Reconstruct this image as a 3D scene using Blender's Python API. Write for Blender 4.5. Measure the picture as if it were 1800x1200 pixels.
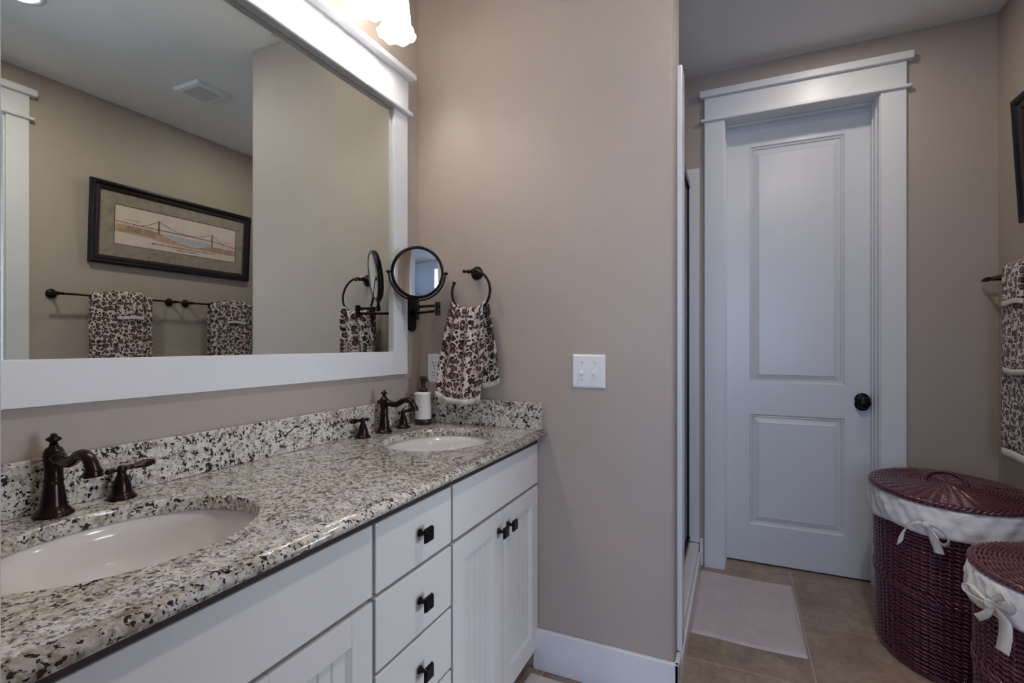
import bpy, bmesh, math, random
from mathutils import Vector, Matrix
random.seed(7)
PI = math.pi
S = bpy.context.scene
C = S.collection
for o in list(bpy.data.objects):
    bpy.data.objects.remove(o)

# ------------------------------------------------------------------ camera
cam_d = bpy.data.cameras.new('camera')
cam_d.sensor_width = 36.0
cam_d.lens = 36.0 * 869.0 / 1800.0
cam_d.shift_y = 4.7 / 1800.0
cam_d.clip_start = 0.01
cam = bpy.data.objects.new('camera', cam_d)
C.objects.link(cam)
cam.location = (0, 0, 1.225)
cam.rotation_euler = (PI / 2, 0, 0.4266)
S.camera = cam

# ------------------------------------------------------------------ view, world, large lights
S.view_settings.view_transform = 'Standard'
S.view_settings.look = 'None'
S.view_settings.gamma = 1.0
S.view_settings.use_curve_mapping = False
S.view_settings.exposure = 0.16
W_ = bpy.data.worlds.new('world')
S.world = W_
W_.use_nodes = True
W_.node_tree.nodes['Background'].inputs[0].default_value = (0.55, 0.72, 1.0, 1)
W_.node_tree.nodes['Background'].inputs[1].default_value = 1.0
S.cycles.max_bounces = 10
S.cycles.diffuse_bounces = 6
S.cycles.glossy_bounces = 6
S.cycles.transmission_bounces = 8
S.cycles.transparent_max_bounces = 8
S.cycles.sample_clamp_indirect = 40.0
S.cycles.caustics_reflective = False
S.cycles.caustics_refractive = False
S.cycles.blur_glossy = 0.5

def area_light(name, loc, target, sx, sy, power, col, shape='RECTANGLE'):
    d = bpy.data.lights.new(name, 'AREA')
    d.shape = shape
    d.size = sx
    if shape == 'RECTANGLE':
        d.size_y = sy
    d.energy = power
    d.color = col
    o = bpy.data.objects.new(name, d)
    C.objects.link(o)
    o.location = loc
    v = Vector(target) - Vector(loc)
    o.rotation_euler = v.to_track_quat('-Z', 'Y').to_euler()
    return o
# daylight through the bedroom window beyond the right doorway, plus an added fill
area_light('daylight_east', (4.02, 0.75, 1.5), (0, 0.75, 1.3), 1.3, 1.7, 62, (0.80, 0.86, 1.0))
area_light('door_fill_south', (0.35, -2.42, 1.55), (0.35, 3, 1.45), 1.6, 1.7, 20, (0.46, 0.51, 1.0))  # added unseen source behind the camera, throws bluish fill on the door

# ------------------------------------------------------------------ materials
def new_mat(name):
    m = bpy.data.materials.new(name)
    m.use_nodes = True
    nt = m.node_tree
    return m, nt, nt.nodes['Principled BSDF']
def N(nt, t, **k):
    n = nt.nodes.new(t)
    for a, b in k.items():
        setattr(n, a, b)
    return n
def setin(n, **k):
    for a, b in k.items():
        n.inputs[a.replace('_', ' ')].default_value = b
def ramp(nt, src, stops, interp='LINEAR'):
    r = N(nt, 'ShaderNodeValToRGB')
    r.color_ramp.interpolation = interp
    el = r.color_ramp.elements
    while len(el) < len(stops):
        el.new(0.5)
    for e, (p, c) in zip(el, stops):
        e.position = p
        e.color = c if len(c) == 4 else (*c, 1)
    nt.links.new(src, r.inputs[0])
    return r.outputs[0]
def coords(nt, kind='Object', scale=(1, 1, 1)):
    t = N(nt, 'ShaderNodeTexCoord')
    m = N(nt, 'ShaderNodeMapping')
    m.inputs['Scale'].default_value = scale
    nt.links.new(t.outputs[kind], m.inputs[0])
    return m.outputs[0]
def noise(nt, co, scale, detail=3, rough=0.5, dist=0.0):
    n = N(nt, 'ShaderNodeTexNoise')
    n.inputs['Scale'].default_value = scale
    n.inputs['Detail'].default_value = detail
    n.inputs['Roughness'].default_value = rough
    n.inputs['Distortion'].default_value = dist
    nt.links.new(co, n.inputs['Vector'])
    return n
def mix(nt, fac, a, b, mode='MIX'):
    m = N(nt, 'ShaderNodeMix', data_type='RGBA', blend_type=mode)
    for sock, v in ((m.inputs[0], fac), (m.inputs[6], a), (m.inputs[7], b)):
        if hasattr(v, 'is_output'):
            nt.links.new(v, sock)
        elif isinstance(v, (int, float)):
            sock.default_value = v
        else:
            sock.default_value = (*v, 1) if len(v) == 3 else v
    return m.outputs[2]
def math_(nt, op, a, b=None, c=None):
    m = N(nt, 'ShaderNodeMath', operation=op)
    for i, v in enumerate((a, b, c)):
        if v is None:
            continue
        if hasattr(v, 'is_output'):
            nt.links.new(v, m.inputs[i])
        else:
            m.inputs[i].default_value = v
    return m.outputs[0]
def bump(nt, p, h, strength, dist=0.001):
    b = N(nt, 'ShaderNodeBump')
    b.inputs['Strength'].default_value = strength
    b.inputs['Distance'].default_value = dist
    nt.links.new(h, b.inputs['Height'])
    nt.links.new(b.outputs[0], p.inputs['Normal'])

def simple(name, col, rough=0.5, metal=0.0, bump_scale=None, bump_s=0.1, var=0.0, var_scale=3.0, coat=0.0, dist=0.001):
    m, nt, p = new_mat(name)
    setin(p, Base_Color=(*col, 1), Roughness=rough, Metallic=metal)
    if coat:
        setin(p, Coat_Weight=coat, Coat_Roughness=0.1)
    co = coords(nt)
    if var:
        n = noise(nt, co, var_scale, 4, 0.6)
        c = ramp(nt, n.outputs['Fac'], [(0.3, tuple(x * (1 - var) for x in col)), (0.7, tuple(min(1, x * (1 + var)) for x in col))])
        nt.links.new(c, p.inputs['Base Color'])
    if bump_scale:
        n = noise(nt, co, bump_scale, 4, 0.6)
        bump(nt, p, n.outputs['Fac'], bump_s, dist)
    return m

M_WALL = simple('wall_paint', (0.405, 0.343, 0.294), 0.55, bump_scale=220, bump_s=0.10, var=0.03, var_scale=2.0)
M_CEIL = simple('ceiling_paint', (0.80, 0.80, 0.79), 0.8, bump_scale=180, bump_s=0.08)
M_TRIM = simple('trim_paint', (0.70, 0.71, 0.725), 0.36, bump_scale=60, bump_s=0.02, var=0.01)
M_CAB = simple('cabinet_paint', (0.66, 0.645, 0.62), 0.30, bump_scale=90, bump_s=0.02, var=0.015)
M_DOOR = simple('door_paint', (0.66, 0.675, 0.70), 0.30, bump_scale=70, bump_s=0.02, var=0.01)
M_BLACK = simple('black_bronze', (0.012, 0.011, 0.012), 0.28, 0.6, bump_scale=40, bump_s=0.02)
M_ORB = simple('oil_rubbed_bronze', (0.028, 0.014, 0.014), 0.24, 0.80, bump_scale=30, bump_s=0.02, var=0.35, var_scale=45)
M_PORC = simple('porcelain', (0.80, 0.77, 0.745), 0.10, bump_scale=5, bump_s=0.0, coat=0.4)
M_PLAST = simple('white_plastic', (0.80, 0.81, 0.82), 0.28)
M_DARK = simple('dark_recess', (0.01, 0.008, 0.007), 0.7)
M_CERAM = simple('white_ceramic', (0.84, 0.82, 0.81), 0.22, coat=0.3)
M_BROWNB = simple('dark_brown_band', (0.022, 0.009, 0.008), 0.4)
M_SHOWER = simple('shower_panel', (0.72, 0.72, 0.76), 0.25, var=0.02, var_scale=1.5)
M_CHROME = simple('chrome', (0.75, 0.75, 0.76), 0.12, 1.0)
M_FRAME = simple('frame_black_wood', (0.006, 0.006, 0.010), 0.38, bump_scale=60, bump_s=0.03)
for _m in (M_FRAME, M_BLACK):
    _m.node_tree.nodes['Principled BSDF'].inputs['Specular IOR Level'].default_value = 0.25
M_FRAMEIN = simple('frame_burgundy_wood', (0.022, 0.007, 0.008), 0.35, bump_scale=60, bump_s=0.03)
M_BEDWALL = simple('bedroom_paint', (0.40, 0.42, 0.45), 0.7, var=0.02)
M_BEDCEIL = simple('bedroom_ceiling_paint', (0.34, 0.46, 0.66), 0.8, var=0.02)
M_CARPET = simple('bedroom_carpet', (0.33, 0.29, 0.25), 0.95, bump_scale=300, bump_s=0.3, var=0.08, var_scale=60)
M_FAN = simple('fan_dark_wood', (0.035, 0.015, 0.012), 0.4, var=0.2, var_scale=20)

def mirror_mat(name, col):
    m, nt, p = new_mat(name)
    setin(p, Base_Color=(*col, 1), Roughness=0.0, Metallic=1.0)
    return m
M_MIRROR = mirror_mat('mirror_silver', (0.82, 0.87, 0.82))
M_MIRROR2 = mirror_mat('magnifier_silver', (0.90, 0.91, 0.92))

def glass_mat(name, tint, gloss=0.08):
    m, nt, p = new_mat(name)
    nt.nodes.remove(p)
    out = nt.nodes['Material Output']
    t = N(nt, 'ShaderNodeBsdfTransparent')
    t.inputs[0].default_value = (*tint, 1)
    g = N(nt, 'ShaderNodeBsdfGlossy')
    g.inputs['Roughness'].default_value = 0.02
    f = N(nt, 'ShaderNodeLayerWeight')
    mx = N(nt, 'ShaderNodeMixShader')
    nt.links.new(math_(nt, 'MULTIPLY_ADD', math_(nt, 'POWER', f.outputs['Facing'], 4.0), 0.5, 0.03), mx.inputs[0])
    nt.links.new(t.outputs[0], mx.inputs[1])
    nt.links.new(g.outputs[0], mx.inputs[2])
    nt.links.new(mx.outputs[0], out.inputs[0])
    return m
M_GLASS = glass_mat('clear_glass', (0.96, 0.98, 0.97))
M_SHGLASS = glass_mat('shower_glass', (0.82, 0.88, 0.92))

def shade_mat():
    m, nt, p = new_mat('frosted_shade_glass')
    nt.nodes.remove(p)
    out = nt.nodes['Material Output']
    co = coords(nt)
    n = noise(nt, co, 26, 3, 0.5)
    col = ramp(nt, n.outputs['Fac'], [(0.3, (0.76, 0.75, 0.735)), (0.7, (0.88, 0.875, 0.87))])
    d = N(nt, 'ShaderNodeBsdfDiffuse')
    t = N(nt, 'ShaderNodeBsdfTranslucent')
    g = N(nt, 'ShaderNodeBsdfGlossy')
    g.inputs['Roughness'].default_value = 0.15
    nt.links.new(col, d.inputs[0])
    nt.links.new(col, t.inputs[0])
    a = N(nt, 'ShaderNodeMixShader')
    a.inputs[0].default_value = 0.50
    nt.links.new(d.outputs[0], a.inputs[1])
    nt.links.new(t.outputs[0], a.inputs[2])
    b = N(nt, 'ShaderNodeMixShader')
    b.inputs[0].default_value = 0.05
    nt.links.new(a.outputs[0], b.inputs[1])
    nt.links.new(g.outputs[0], b.inputs[2])
    nt.links.new(b.outputs[0], out.inputs[0])
    return m
M_SHADE = shade_mat()

def emit(name, col, s):
    m, nt, p = new_mat(name)
    setin(p, Base_Color=(*col, 1), Emission_Color=(*col, 1), Emission_Strength=s)
    return m
M_BULB = emit('lit_bulb', (1.0, 0.95, 0.89), 225.0)
M_CANBULB = emit('lit_can_lens', (1.0, 0.93, 0.84), 5.0)
M_SKY = emit('window_daylight', (0.55, 0.80, 1.0), 3.0)

def granite():
    m, nt, p = new_mat('speckled_granite')
    co = coords(nt)
    def mask(scale, lo, hi, detail=4, rough=0.6, dist=0.5):
        n = noise(nt, co, scale, detail, rough, dist)
        return ramp(nt, n.outputs['Fac'], [(lo, (0, 0, 0)), (hi, (1, 1, 1))])
    big = noise(nt, co, 17, 4, 0.6, 0.5)
    base = ramp(nt, big.outputs['Fac'], [(0.32, (0.40, 0.34, 0.275)), (0.46, (0.55, 0.505, 0.44)), (0.60, (0.60, 0.575, 0.54)), (0.72, (0.44, 0.40, 0.345))])
    base = mix(nt, math_(nt, 'MULTIPLY', mask(74, 0.50, 0.57), 0.65), base, (0.27, 0.21, 0.145))
    base = mix(nt, math_(nt, 'MULTIPLY', mask(92, 0.52, 0.59), 0.80), base, (0.72, 0.70, 0.665))
    base = mix(nt, math_(nt, 'MULTIPLY', mask(70, 0.57, 0.63, 5, 0.7, 0.9), 0.75), base, (0.17, 0.155, 0.14))
    # black mica clusters: fine flecks gathered where a coarser field is high
    fine = noise(nt, co, 148, 3, 0.55, 0.4)
    clus = noise(nt, co, 38, 2, 0.5)
    bsum = math_(nt, 'ADD', fine.outputs['Fac'], math_(nt, 'MULTIPLY', clus.outputs['Fac'], 0.55))
    bm = ramp(nt, bsum, [(0.862, (0, 0, 0)), (0.885, (1, 1, 1))])
    base = mix(nt, bm, base, (0.014, 0.013, 0.016))
    gar = noise(nt, co, 105, 1, 0.5)
    gm = ramp(nt, gar.outputs['Fac'], [(0.665, (0, 0, 0)), (0.685, (1, 1, 1))])
    base = mix(nt, gm, base, (0.040, 0.014, 0.012))
    nt.links.new(base, p.inputs['Base Color'])
    setin(p, Roughness=0.13, Coat_Weight=0.3, Coat_Roughness=0.05)
    return m
M_GRAN = granite()

def leopard(name, cream=(0.64, 0.545, 0.495), brown=(0.175, 0.068, 0.047), dark=(0.022, 0.010, 0.010), scale=31.0):
    m, nt, p = new_mat(name)
    t = N(nt, 'ShaderNodeTexCoord')
    uv = t.outputs['UV']
    nz = noise(nt, uv, 70, 2, 0.5)
    sub = N(nt, 'ShaderNodeVectorMath', operation='SUBTRACT')
    nt.links.new(nz.outputs['Color'], sub.inputs[0])
    sub.inputs[1].default_value = (0.5, 0.5, 0.5)
    sc = N(nt, 'ShaderNodeVectorMath', operation='SCALE')
    nt.links.new(sub.outputs[0], sc.inputs[0])
    sc.inputs['Scale'].default_value = 0.009
    ad = N(nt, 'ShaderNodeVectorMath', operation='ADD')
    nt.links.new(uv, ad.inputs[0])
    nt.links.new(sc.outputs[0], ad.inputs[1])
    v = N(nt, 'ShaderNodeTexVoronoi', voronoi_dimensions='2D')
    v.inputs['Scale'].default_value = scale
    v.inputs['Randomness'].default_value = 0.75
    nt.links.new(ad.outputs[0], v.inputs['Vector'])
    sep = N(nt, 'ShaderNodeSeparateColor')
    nt.links.new(v.outputs['Color'], sep.inputs[0])
    siz = math_(nt, 'MULTIPLY_ADD', sep.outputs[0], 0.13, 0.335)      # outer radius per rosette
    d = v.outputs['Distance']
    inner = math_(nt, 'LESS_THAN', d, math_(nt, 'MULTIPLY', siz, 0.52))
    outer = math_(nt, 'LESS_THAN', d, siz)
    gaps = noise(nt, uv, 62, 1, 0.5)
    keep = math_(nt, 'GREATER_THAN', gaps.outputs['Fac'], 0.405)
    ringm = math_(nt, 'MULTIPLY', outer, keep)
    c = mix(nt, ringm, cream, dark)
    core = math_(nt, 'MULTIPLY', inner, math_(nt, 'GREATER_THAN', sep.outputs[1], 0.22))
    c = mix(nt, core, c, brown)
    # little satellite dots between rosettes
    v2 = N(nt, 'ShaderNodeTexVoronoi', voronoi_dimensions='2D')
    v2.inputs['Scale'].default_value = scale * 1.9
    nt.links.new(ad.outputs[0], v2.inputs['Vector'])
    far = math_(nt, 'GREATER_THAN', d, 0.50)
    dots = math_(nt, 'MULTIPLY', far, math_(nt, 'LESS_THAN', v2.outputs['Distance'], 0.36))
    c = mix(nt, dots, c, dark)
    nt.links.new(c, p.inputs['Base Color'])
    setin(p, Roughness=0.95, Sheen_Weight=0.15)
    tr = noise(nt, uv, 650, 2, 0.6)
    bump(nt, p, tr.outputs['Fac'], 0.55, 0.002)
    return m
M_LEO = leopard('leopard_terry')
M_BAND = simple('cream_towel_border', (0.62, 0.58, 0.54), 0.9, bump_scale=500, bump_s=0.4, dist=0.002)

def wicker(name, col):
    m, nt, p = new_mat(name)
    co = coords(nt)
    n = noise(nt, co, 55, 4, 0.6)
    c = ramp(nt, n.outputs['Fac'], [(0.25, tuple(x * 0.55 for x in col)), (0.75, tuple(x * 1.5 for x in col))])
    nt.links.new(c, p.inputs['Base Color'])
    setin(p, Roughness=0.24, Coat_Weight=0.6, Coat_Roughness=0.10)
    return m
M_WICK = wicker('burgundy_wicker', (0.085, 0.015, 0.032))
M_WICK2 = wicker('reddish_wicker', (0.115, 0.026, 0.042))
M_LINER = simple('liner_cotton', (0.78, 0.76, 0.76), 0.9, bump_scale=35, bump_s=0.35, dist=0.004)
M_RIBBON = simple('ribbon_cotton', (0.70, 0.67, 0.63), 0.85, bump_scale=200, bump_s=0.2)

def rug_mat():
    m, nt, p = new_mat('bath_mat_pile')
    co = coords(nt)
    n = noise(nt, co, 260, 3, 0.7)
    n2 = noise(nt, co, 9, 3, 0.6)
    c = mix(nt, 0.45, ramp(nt, n.outputs['Fac'], [(0.25, (0.50, 0.42, 0.41)), (0.75, (0.80, 0.71, 0.70))]), ramp(nt, n2.outputs['Fac'], [(0.3, (0.58, 0.49, 0.48)), (0.7, (0.74, 0.66, 0.65))]))
    nt.links.new(c, p.inputs['Base Color'])
    setin(p, Roughness=1.0, Sheen_Weight=0.2)
    bump(nt, p, n.outputs['Fac'], 0.9, 0.004)
    return m
M_RUG = rug_mat()

def floor_mat():
    m, nt, p = new_mat('travertine_tile')
    co = coords(nt)
    # grid of 0.46 m tiles, joints at x = .262 + .46 k and y = 2.51 + .46 k
    sx = N(nt, 'ShaderNodeSeparateXYZ')
    nt.links.new(co, sx.inputs[0])
    def joint(v, off):
        a = math_(nt, 'DIVIDE', math_(nt, 'SUBTRACT', v, off), 0.46)
        f = math_(nt, 'FRACT', math_(nt, 'ADD', a, 50.0))
        e = math_(nt, 'MINIMUM', f, math_(nt, 'SUBTRACT', 1.0, f))
        return math_(nt, 'LESS_THAN', e, 0.0055), math_(nt, 'FLOOR', a)
    jx, ix = joint(sx.outputs[0], 0.262)
    jy, iy = joint(sx.outputs[1], 2.51)
    j = math_(nt, 'MAXIMUM', jx, jy)
    cid = math_(nt, 'ADD', math_(nt, 'MULTIPLY', ix, 7.13), math_(nt, 'MULTIPLY', iy, 3.71))
    wn = N(nt, 'ShaderNodeTexWhiteNoise', noise_dimensions='1D')
    nt.links.new(cid, wn.inputs['W'])
    n1 = noise(nt, co, 5.5, 5, 0.65, 0.8)
    n2 = noise(nt, co, 38, 5, 0.7, 0.3)
    c = ramp(nt, n1.outputs['Fac'], [(0.30, (0.20, 0.130, 0.090)), (0.5, (0.315, 0.220, 0.160)), (0.70, (0.45, 0.345, 0.27))])
    c = mix(nt, 0.35, c, ramp(nt, n2.outputs['Fac'], [(0.3, (0.16, 0.105, 0.072)), (0.7, (0.46, 0.35, 0.27))]))
    br = math_(nt, 'MULTIPLY_ADD', wn.outputs['Value'], 0.22, 0.88)
    vm = N(nt, 'ShaderNodeVectorMath', operation='SCALE')
    nt.links.new(c, vm.inputs[0])
    nt.links.new(br, vm.inputs['Scale'])
    c = mix(nt, math_(nt, 'MULTIPLY', j, 0.9), vm.outputs[0], (0.46, 0.37, 0.30))
    nt.links.new(c, p.inputs['Base Color'])
    setin(p, Roughness=0.38)
    h = math_(nt, 'SUBTRACT', n2.outputs['Fac'], math_(nt, 'MULTIPLY', j, 1.5))
    bump(nt, p, h, 0.15, 0.002)
    return m
M_FLOOR = floor_mat()

# ------------------------------------------------------------------ mesh helpers (world coordinates)
class MB:
    def __init__(s):
        s.bm = bmesh.new()
        s.mats = []
    def mi(s, m):
        if m is None:
            return 0
        if m not in s.mats:
            s.mats.append(m)
        return s.mats.index(m)
    def merge(s, b, mat=None, M=None):
        if M is not None:
            b.transform(M)
        i = s.mi(mat)
        vm = {}
        for v in b.verts:
            vm[v] = s.bm.verts.new(v.co)
        for f in b.faces:
            try:
                nf = s.bm.faces.new([vm[v] for v in f.verts])
                nf.material_index = i
                nf.smooth = f.smooth
            except ValueError:
                pass
        b.free()
        return s
    def box(s, x0, x1, y0, y1, z0, z1, bev=0.0, mat=None, seg=2, M=None, edges=None):
        b = bmesh.new()
        bmesh.ops.create_cube(b, size=1)
        for v in b.verts:
            v.co = Vector(((x0 + x1) / 2 + v.co.x * (x1 - x0), (y0 + y1) / 2 + v.co.y * (y1 - y0), (z0 + z1) / 2 + v.co.z * (z1 - z0)))
        if bev:
            eds = b.edges[:]
            if edges:
                eds = [e for e in eds if edges(e)]
            bmesh.ops.bevel(b, geom=eds, offset=bev, segments=seg, profile=0.5, affect='EDGES')
        return s.merge(b, mat, M)
    def lathe(s, prof, center=(0, 0, 0), axis=(0, 0, 1), seg=32, mat=None, sx=1.0, sy=1.0, cap=True):
        """prof = list of (radius, height along the axis)"""
        b = bmesh.new()
        rings = []
        for r, h in prof:
            if r < 1e-6:
                rings.append([b.verts.new((0, 0, h))])
            else:
                rings.append([b.verts.new((r * sx * math.cos(2 * PI * i / seg), r * sy * math.sin(2 * PI * i / seg), h)) for i in range(seg)])
        for A, B in zip(rings, rings[1:]):
            for i in range(seg):
                j = (i + 1) % seg
                if len(A) == 1 and len(B) == 1:
                    continue
                if len(A) == 1:
                    f = b.faces.new([A[0], B[j], B[i]])
                elif len(B) == 1:
                    f = b.faces.new([A[i], A[j], B[0]])
                else:
                    f = b.faces.new([A[i], A[j], B[j], B[i]])
                f.smooth = True
        if cap:
            if len(rings[0]) > 1:
                b.faces.new(rings[0][::-1])
            if len(rings[-1]) > 1:
                b.faces.new(rings[-1])
        q = Vector((0, 0, 1)).rotation_difference(Vector(axis).normalized())
        return s.merge(b, mat, Matrix.Translation(center) @ q.to_matrix().to_4x4())
    def tube(s, pts, rad, seg=10, mat=None, closed=False, flat=1.0, caps=True):
        b = bmesh.new()
        pts = [Vector(p) for p in pts]
        n = len(pts)
        if not hasattr(rad, '__len__'):
            rad = [rad] * n
        up = None
        rings = []
        for i, p in enumerate(pts):
            if closed:
                t = pts[(i + 1) % n] - pts[i - 1]
            else:
                t = pts[min(i + 1, n - 1)] - pts[max(i - 1, 0)]
            t.normalize()
            if up is None:
                up = Vector((0, 0, 1)) if abs(t.z) < 0.9 else Vector((1, 0, 0))
            a = up - t * up.dot(t)
            if a.length < 1e-6:
                a = t.orthogonal()
            a.normalize()
            up = a
            c = t.cross(a)
            rings.append([b.verts.new(p + rad[i] * (a * math.cos(2 * PI * k / seg) + c * flat * math.sin(2 * PI * k / seg))) for k in range(seg)])
        m = n if closed else n - 1
        for i in range(m):
            A, B = rings[i], rings[(i + 1) % n]
            for k in range(seg):
                l = (k + 1) % seg
                f = b.faces.new([A[k], A[l], B[l], B[k]])
                f.smooth = True
        if not closed and caps:
            b.faces.new(rings[0][::-1])
            b.faces.new(rings[-1])
        return s.merge(b, mat)
    def ball(s, c, r, mat=None, sub=2, scale=(1, 1, 1)):
        b = bmesh.new()
        bmesh.ops.create_icosphere(b, subdivisions=sub, radius=r)
        for f in b.faces:
            f.smooth = True
        return s.merge(b, mat, Matrix.Translation(c) @ Matrix.Diagonal((*scale, 1)))
    def poly(s, pts, mat=None):
        i = s.mi(mat)
        f = s.bm.faces.new([s.bm.verts.new(p) for p in pts])
        f.material_index = i
        return f
    def grid(s, P, mat=None, uv=None, smooth=True, thick=0.0):
        """P[i][j] points; optional uv[i][j]; optional thickness (second skin + rim)"""
        idx = s.mi(mat)
        L = s.bm.loops.layers.uv.verify() if uv else None
        R, K = len(P), len(P[0])
        def skin(Q, flip):
            V = [[s.bm.verts.new(q) for q in row] for row in Q]
            for i in range(R - 1):
                for j in range(K - 1):
                    ij = [(i, j), (i + 1, j), (i + 1, j + 1), (i, j + 1)]
                    if flip:
                        ij = ij[::-1]
                    f = s.bm.faces.new([V[a][c] for a, c in ij])
                    f.smooth = smooth
                    f.material_index = idx
                    if L:
                        for lp, (a, c) in zip(f.loops, ij):
                            lp[L].uv = uv[a][c]
            return V
        A = skin(P, False)
        if thick:
            Nn = []
            for i in range(R):
                row = []
                for j in range(K):
                    du = Vector(P[min(i + 1, R - 1)][j]) - Vector(P[max(i - 1, 0)][j])
                    dv = Vector(P[i][min(j + 1, K - 1)]) - Vector(P[i][max(j - 1, 0)])
                    n = du.cross(dv)
                    n = n.normalized() if n.length > 1e-9 else Vector((0, 0, 1))
                    row.append(Vector(P[i][j]) - n * thick)
                Nn.append(row)
            B = skin(Nn, True)
            per = [(0, j) for j in range(K)] + [(i, K - 1) for i in range(1, R)] + [(R - 1, j) for j in range(K - 2, -1, -1)] + [(i, 0) for i in range(R - 2, 0, -1)]
            for (a, c), (d, e) in zip(per, per[1:] + per[:1]):
                f = s.bm.faces.new([A[a][c], A[d][e], B[d][e], B[a][c]])
                f.material_index = idx
                f.smooth = smooth
                if L:
                    for lp, q in zip(f.loops, ((a, c), (d, e), (d, e), (a, c))):
                        lp[L].uv = uv[q[0]][q[1]]
        return s

ORG = {}
def link(name, mb, mat=None, parent=None, origin=None, fix=True):
    me = bpy.data.meshes.new(name)
    if fix:
        bmesh.ops.recalc_face_normals(mb.bm, faces=mb.bm.faces[:])
    mats = mb.mats if mb.mats else [mat]
    if parent is not None:
        org = ORG[parent.name]
    elif origin is not None:
        org = Vector(origin)
    else:
        vs = [v.co for v in mb.bm.verts]
        org = Vector(((min(v.x for v in vs) + max(v.x for v in vs)) / 2, (min(v.y for v in vs) + max(v.y for v in vs)) / 2, min(v.z for v in vs)))
    mb.bm.transform(Matrix.Translation(-org))
    mb.bm.to_mesh(me)
    mb.bm.free()
    for m in mats:
        me.materials.append(m)
    o = bpy.data.objects.new(name, me)
    C.objects.link(o)
    if parent is not None:
        o.parent = parent
        ORG[o.name] = org
    else:
        o.location = org
        ORG[o.name] = org
    return o
def tag(o, label, cat, group=None):
    o['label'] = label
    o['category'] = cat
    if group:
        o['group'] = group
    return o
def thing(name, label, cat, loc, group=None):
    o = bpy.data.objects.new(name, None)
    o.empty_display_size = 0.05
    C.objects.link(o)
    o.location = loc
    ORG[o.name] = Vector(loc)
    return tag(o, label, cat, group)
def struct(name, mb, mat=None, parent=None, origin=None):
    o = link(name, mb, mat, parent, origin)
    if parent is None:
        o['kind'] = 'structure'
    return o
def dup(root, delta, label):
    r = root.copy()
    C.objects.link(r)
    r.location = root.location + Vector(delta)
    r['label'] = label
    def kids(a, b):
        for ch in a.children:
            c = ch.copy()
            C.objects.link(c)
            c.parent = b
            kids(ch, c)
    kids(root, r)
    return r

# ------------------------------------------------------------------ room shell
XM, P0, XE, YW, XW, ZC = -1.2315, 1.7475, -0.191, 2.937, 1.074, 2.72
FY = 0.10                       # near wall face
b = MB().box(-1.36, 1.194, -0.04, 3.12, -0.05, 0.0)
b.box(-1.36, 1.194, 3.12, 3.75, -0.05, 0.0)
struct('floor', b, M_FLOOR, origin=(0, 0, 0))
struct('ceiling', MB().box(-1.36, 1.194, -0.04, 3.75, ZC, ZC + 0.08), M_CEIL, origin=(0, 0, ZC))
struct('wall_left', MB().box(-1.3515, XM, -0.04, 3.12, 0, ZC), M_WALL)
# back wall with door opening
OX0, OX1, OZ = -0.062, 0.636, 2.459
b = MB().box(-1.2315, OX0, YW, 3.12, 0, ZC).box(OX1, XW + 0.12, YW, 3.12, 0, ZC).box(OX0, OX1, YW, 3.12, OZ, ZC)
struct('wall_back', b, M_WALL)
b = MB().box(-0.6, 1.2, 3.70, 3.75, 0, ZC).box(-0.65, -0.6, 3.12, 3.75, 0, ZC).box(1.15, 1.194, 3.12, 3.70, 0, ZC)
struct('wall_gap_blocker', b, M_WALL)  # unseen enclosure added to keep sky light out of the door gap
# right wall with doorway opening
DY0, DY1 = 0.50, 1.266
b = MB().box(XW, XW + 0.12, DY1, YW, 0, ZC).box(XW, XW + 0.12, -0.04, DY0, 0, ZC).box(XW, XW + 0.12, DY0, DY1, 2.452, ZC)
struct('wall_right', b, M_WALL)
# near wall with the cased opening the camera stands in
NX0, NX1 = -0.345, 0.62
b = MB().box(XM, NX0, -0.04, FY, 0, ZC).box(NX1, XW, -0.04, FY, 0, ZC).box(NX0, NX1, -0.04, FY, 2.452, ZC)
struct('wall_front', b, M_WALL)
# partition in front of the shower, rounded end
b = MB().box(XM, XE, P0, 1.90, 0, ZC, bev=0.014, seg=4, edges=lambda e: all(v.co.x > XE - 0.01 for v in e.verts) and abs(e.verts[0].co.z - e.verts[1].co.z) > 1)
struct('wall_partition', b, M_WALL)

def baseboard(name, pieces, h=0.153):
    b = MB()
    for x0, x1, y0, y1 in pieces:
        b.box(x0, x1, y0, y1, 0, h, bev=0.004)
    struct(name, b, M_TRIM)
baseboard('baseboard_partition', [(-0.70, XE + 0.016, P0 - 0.016, P0), (XE, XE + 0.016, P0 - 0.016, 1.81)])
baseboard('baseboard_back', [(-0.187, -0.169, YW - 0.016, YW), (0.731, XW, YW - 0.016, YW)])
baseboard('baseboard_right', [(XW - 0.016, XW, DY1 + 0.10, YW - 0.016)])

# casings -----------------------------------------------------------
def casing_y(name, y, x0, x1, w, ztop, label_parent=None, d=-1, ext=0.022):
    """flat craftsman casing on a wall whose face is y, opening x0..x1; d = direction out of the wall"""
    b = MB()
    t = 0.02
    lo, hi = (y - t, y) if d < 0 else (y, y + t)
    b.box(x0 - w, x0, lo, hi, 0, ztop, 0.002)
    b.box(x1, x1 + w, lo, hi, 0, ztop, 0.002)
    o = struct(name, b, M_TRIM)
    def yy(p):
        return (y - p, y) if d < 0 else (y, y + p)
    h = MB()
    h.box(x0 - w, x1 + w, *yy(0.024), ztop + 0.016, ztop + 0.130, 0.002)
    h.box(x0 - w - 0.020, x1 + w + 0.018, *yy(0.036), ztop, ztop + 0.016, 0.005)
    h.box(x0 - w - 0.024, x1 + w + 0.024, *yy(0.046), ztop + 0.130, ztop + 0.166, 0.003)
    link('head_casing', h, M_TRIM, o)
    return o
o = casing_y('trim_1', YW, OX0, OX1, 0.100, 2.443)
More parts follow.
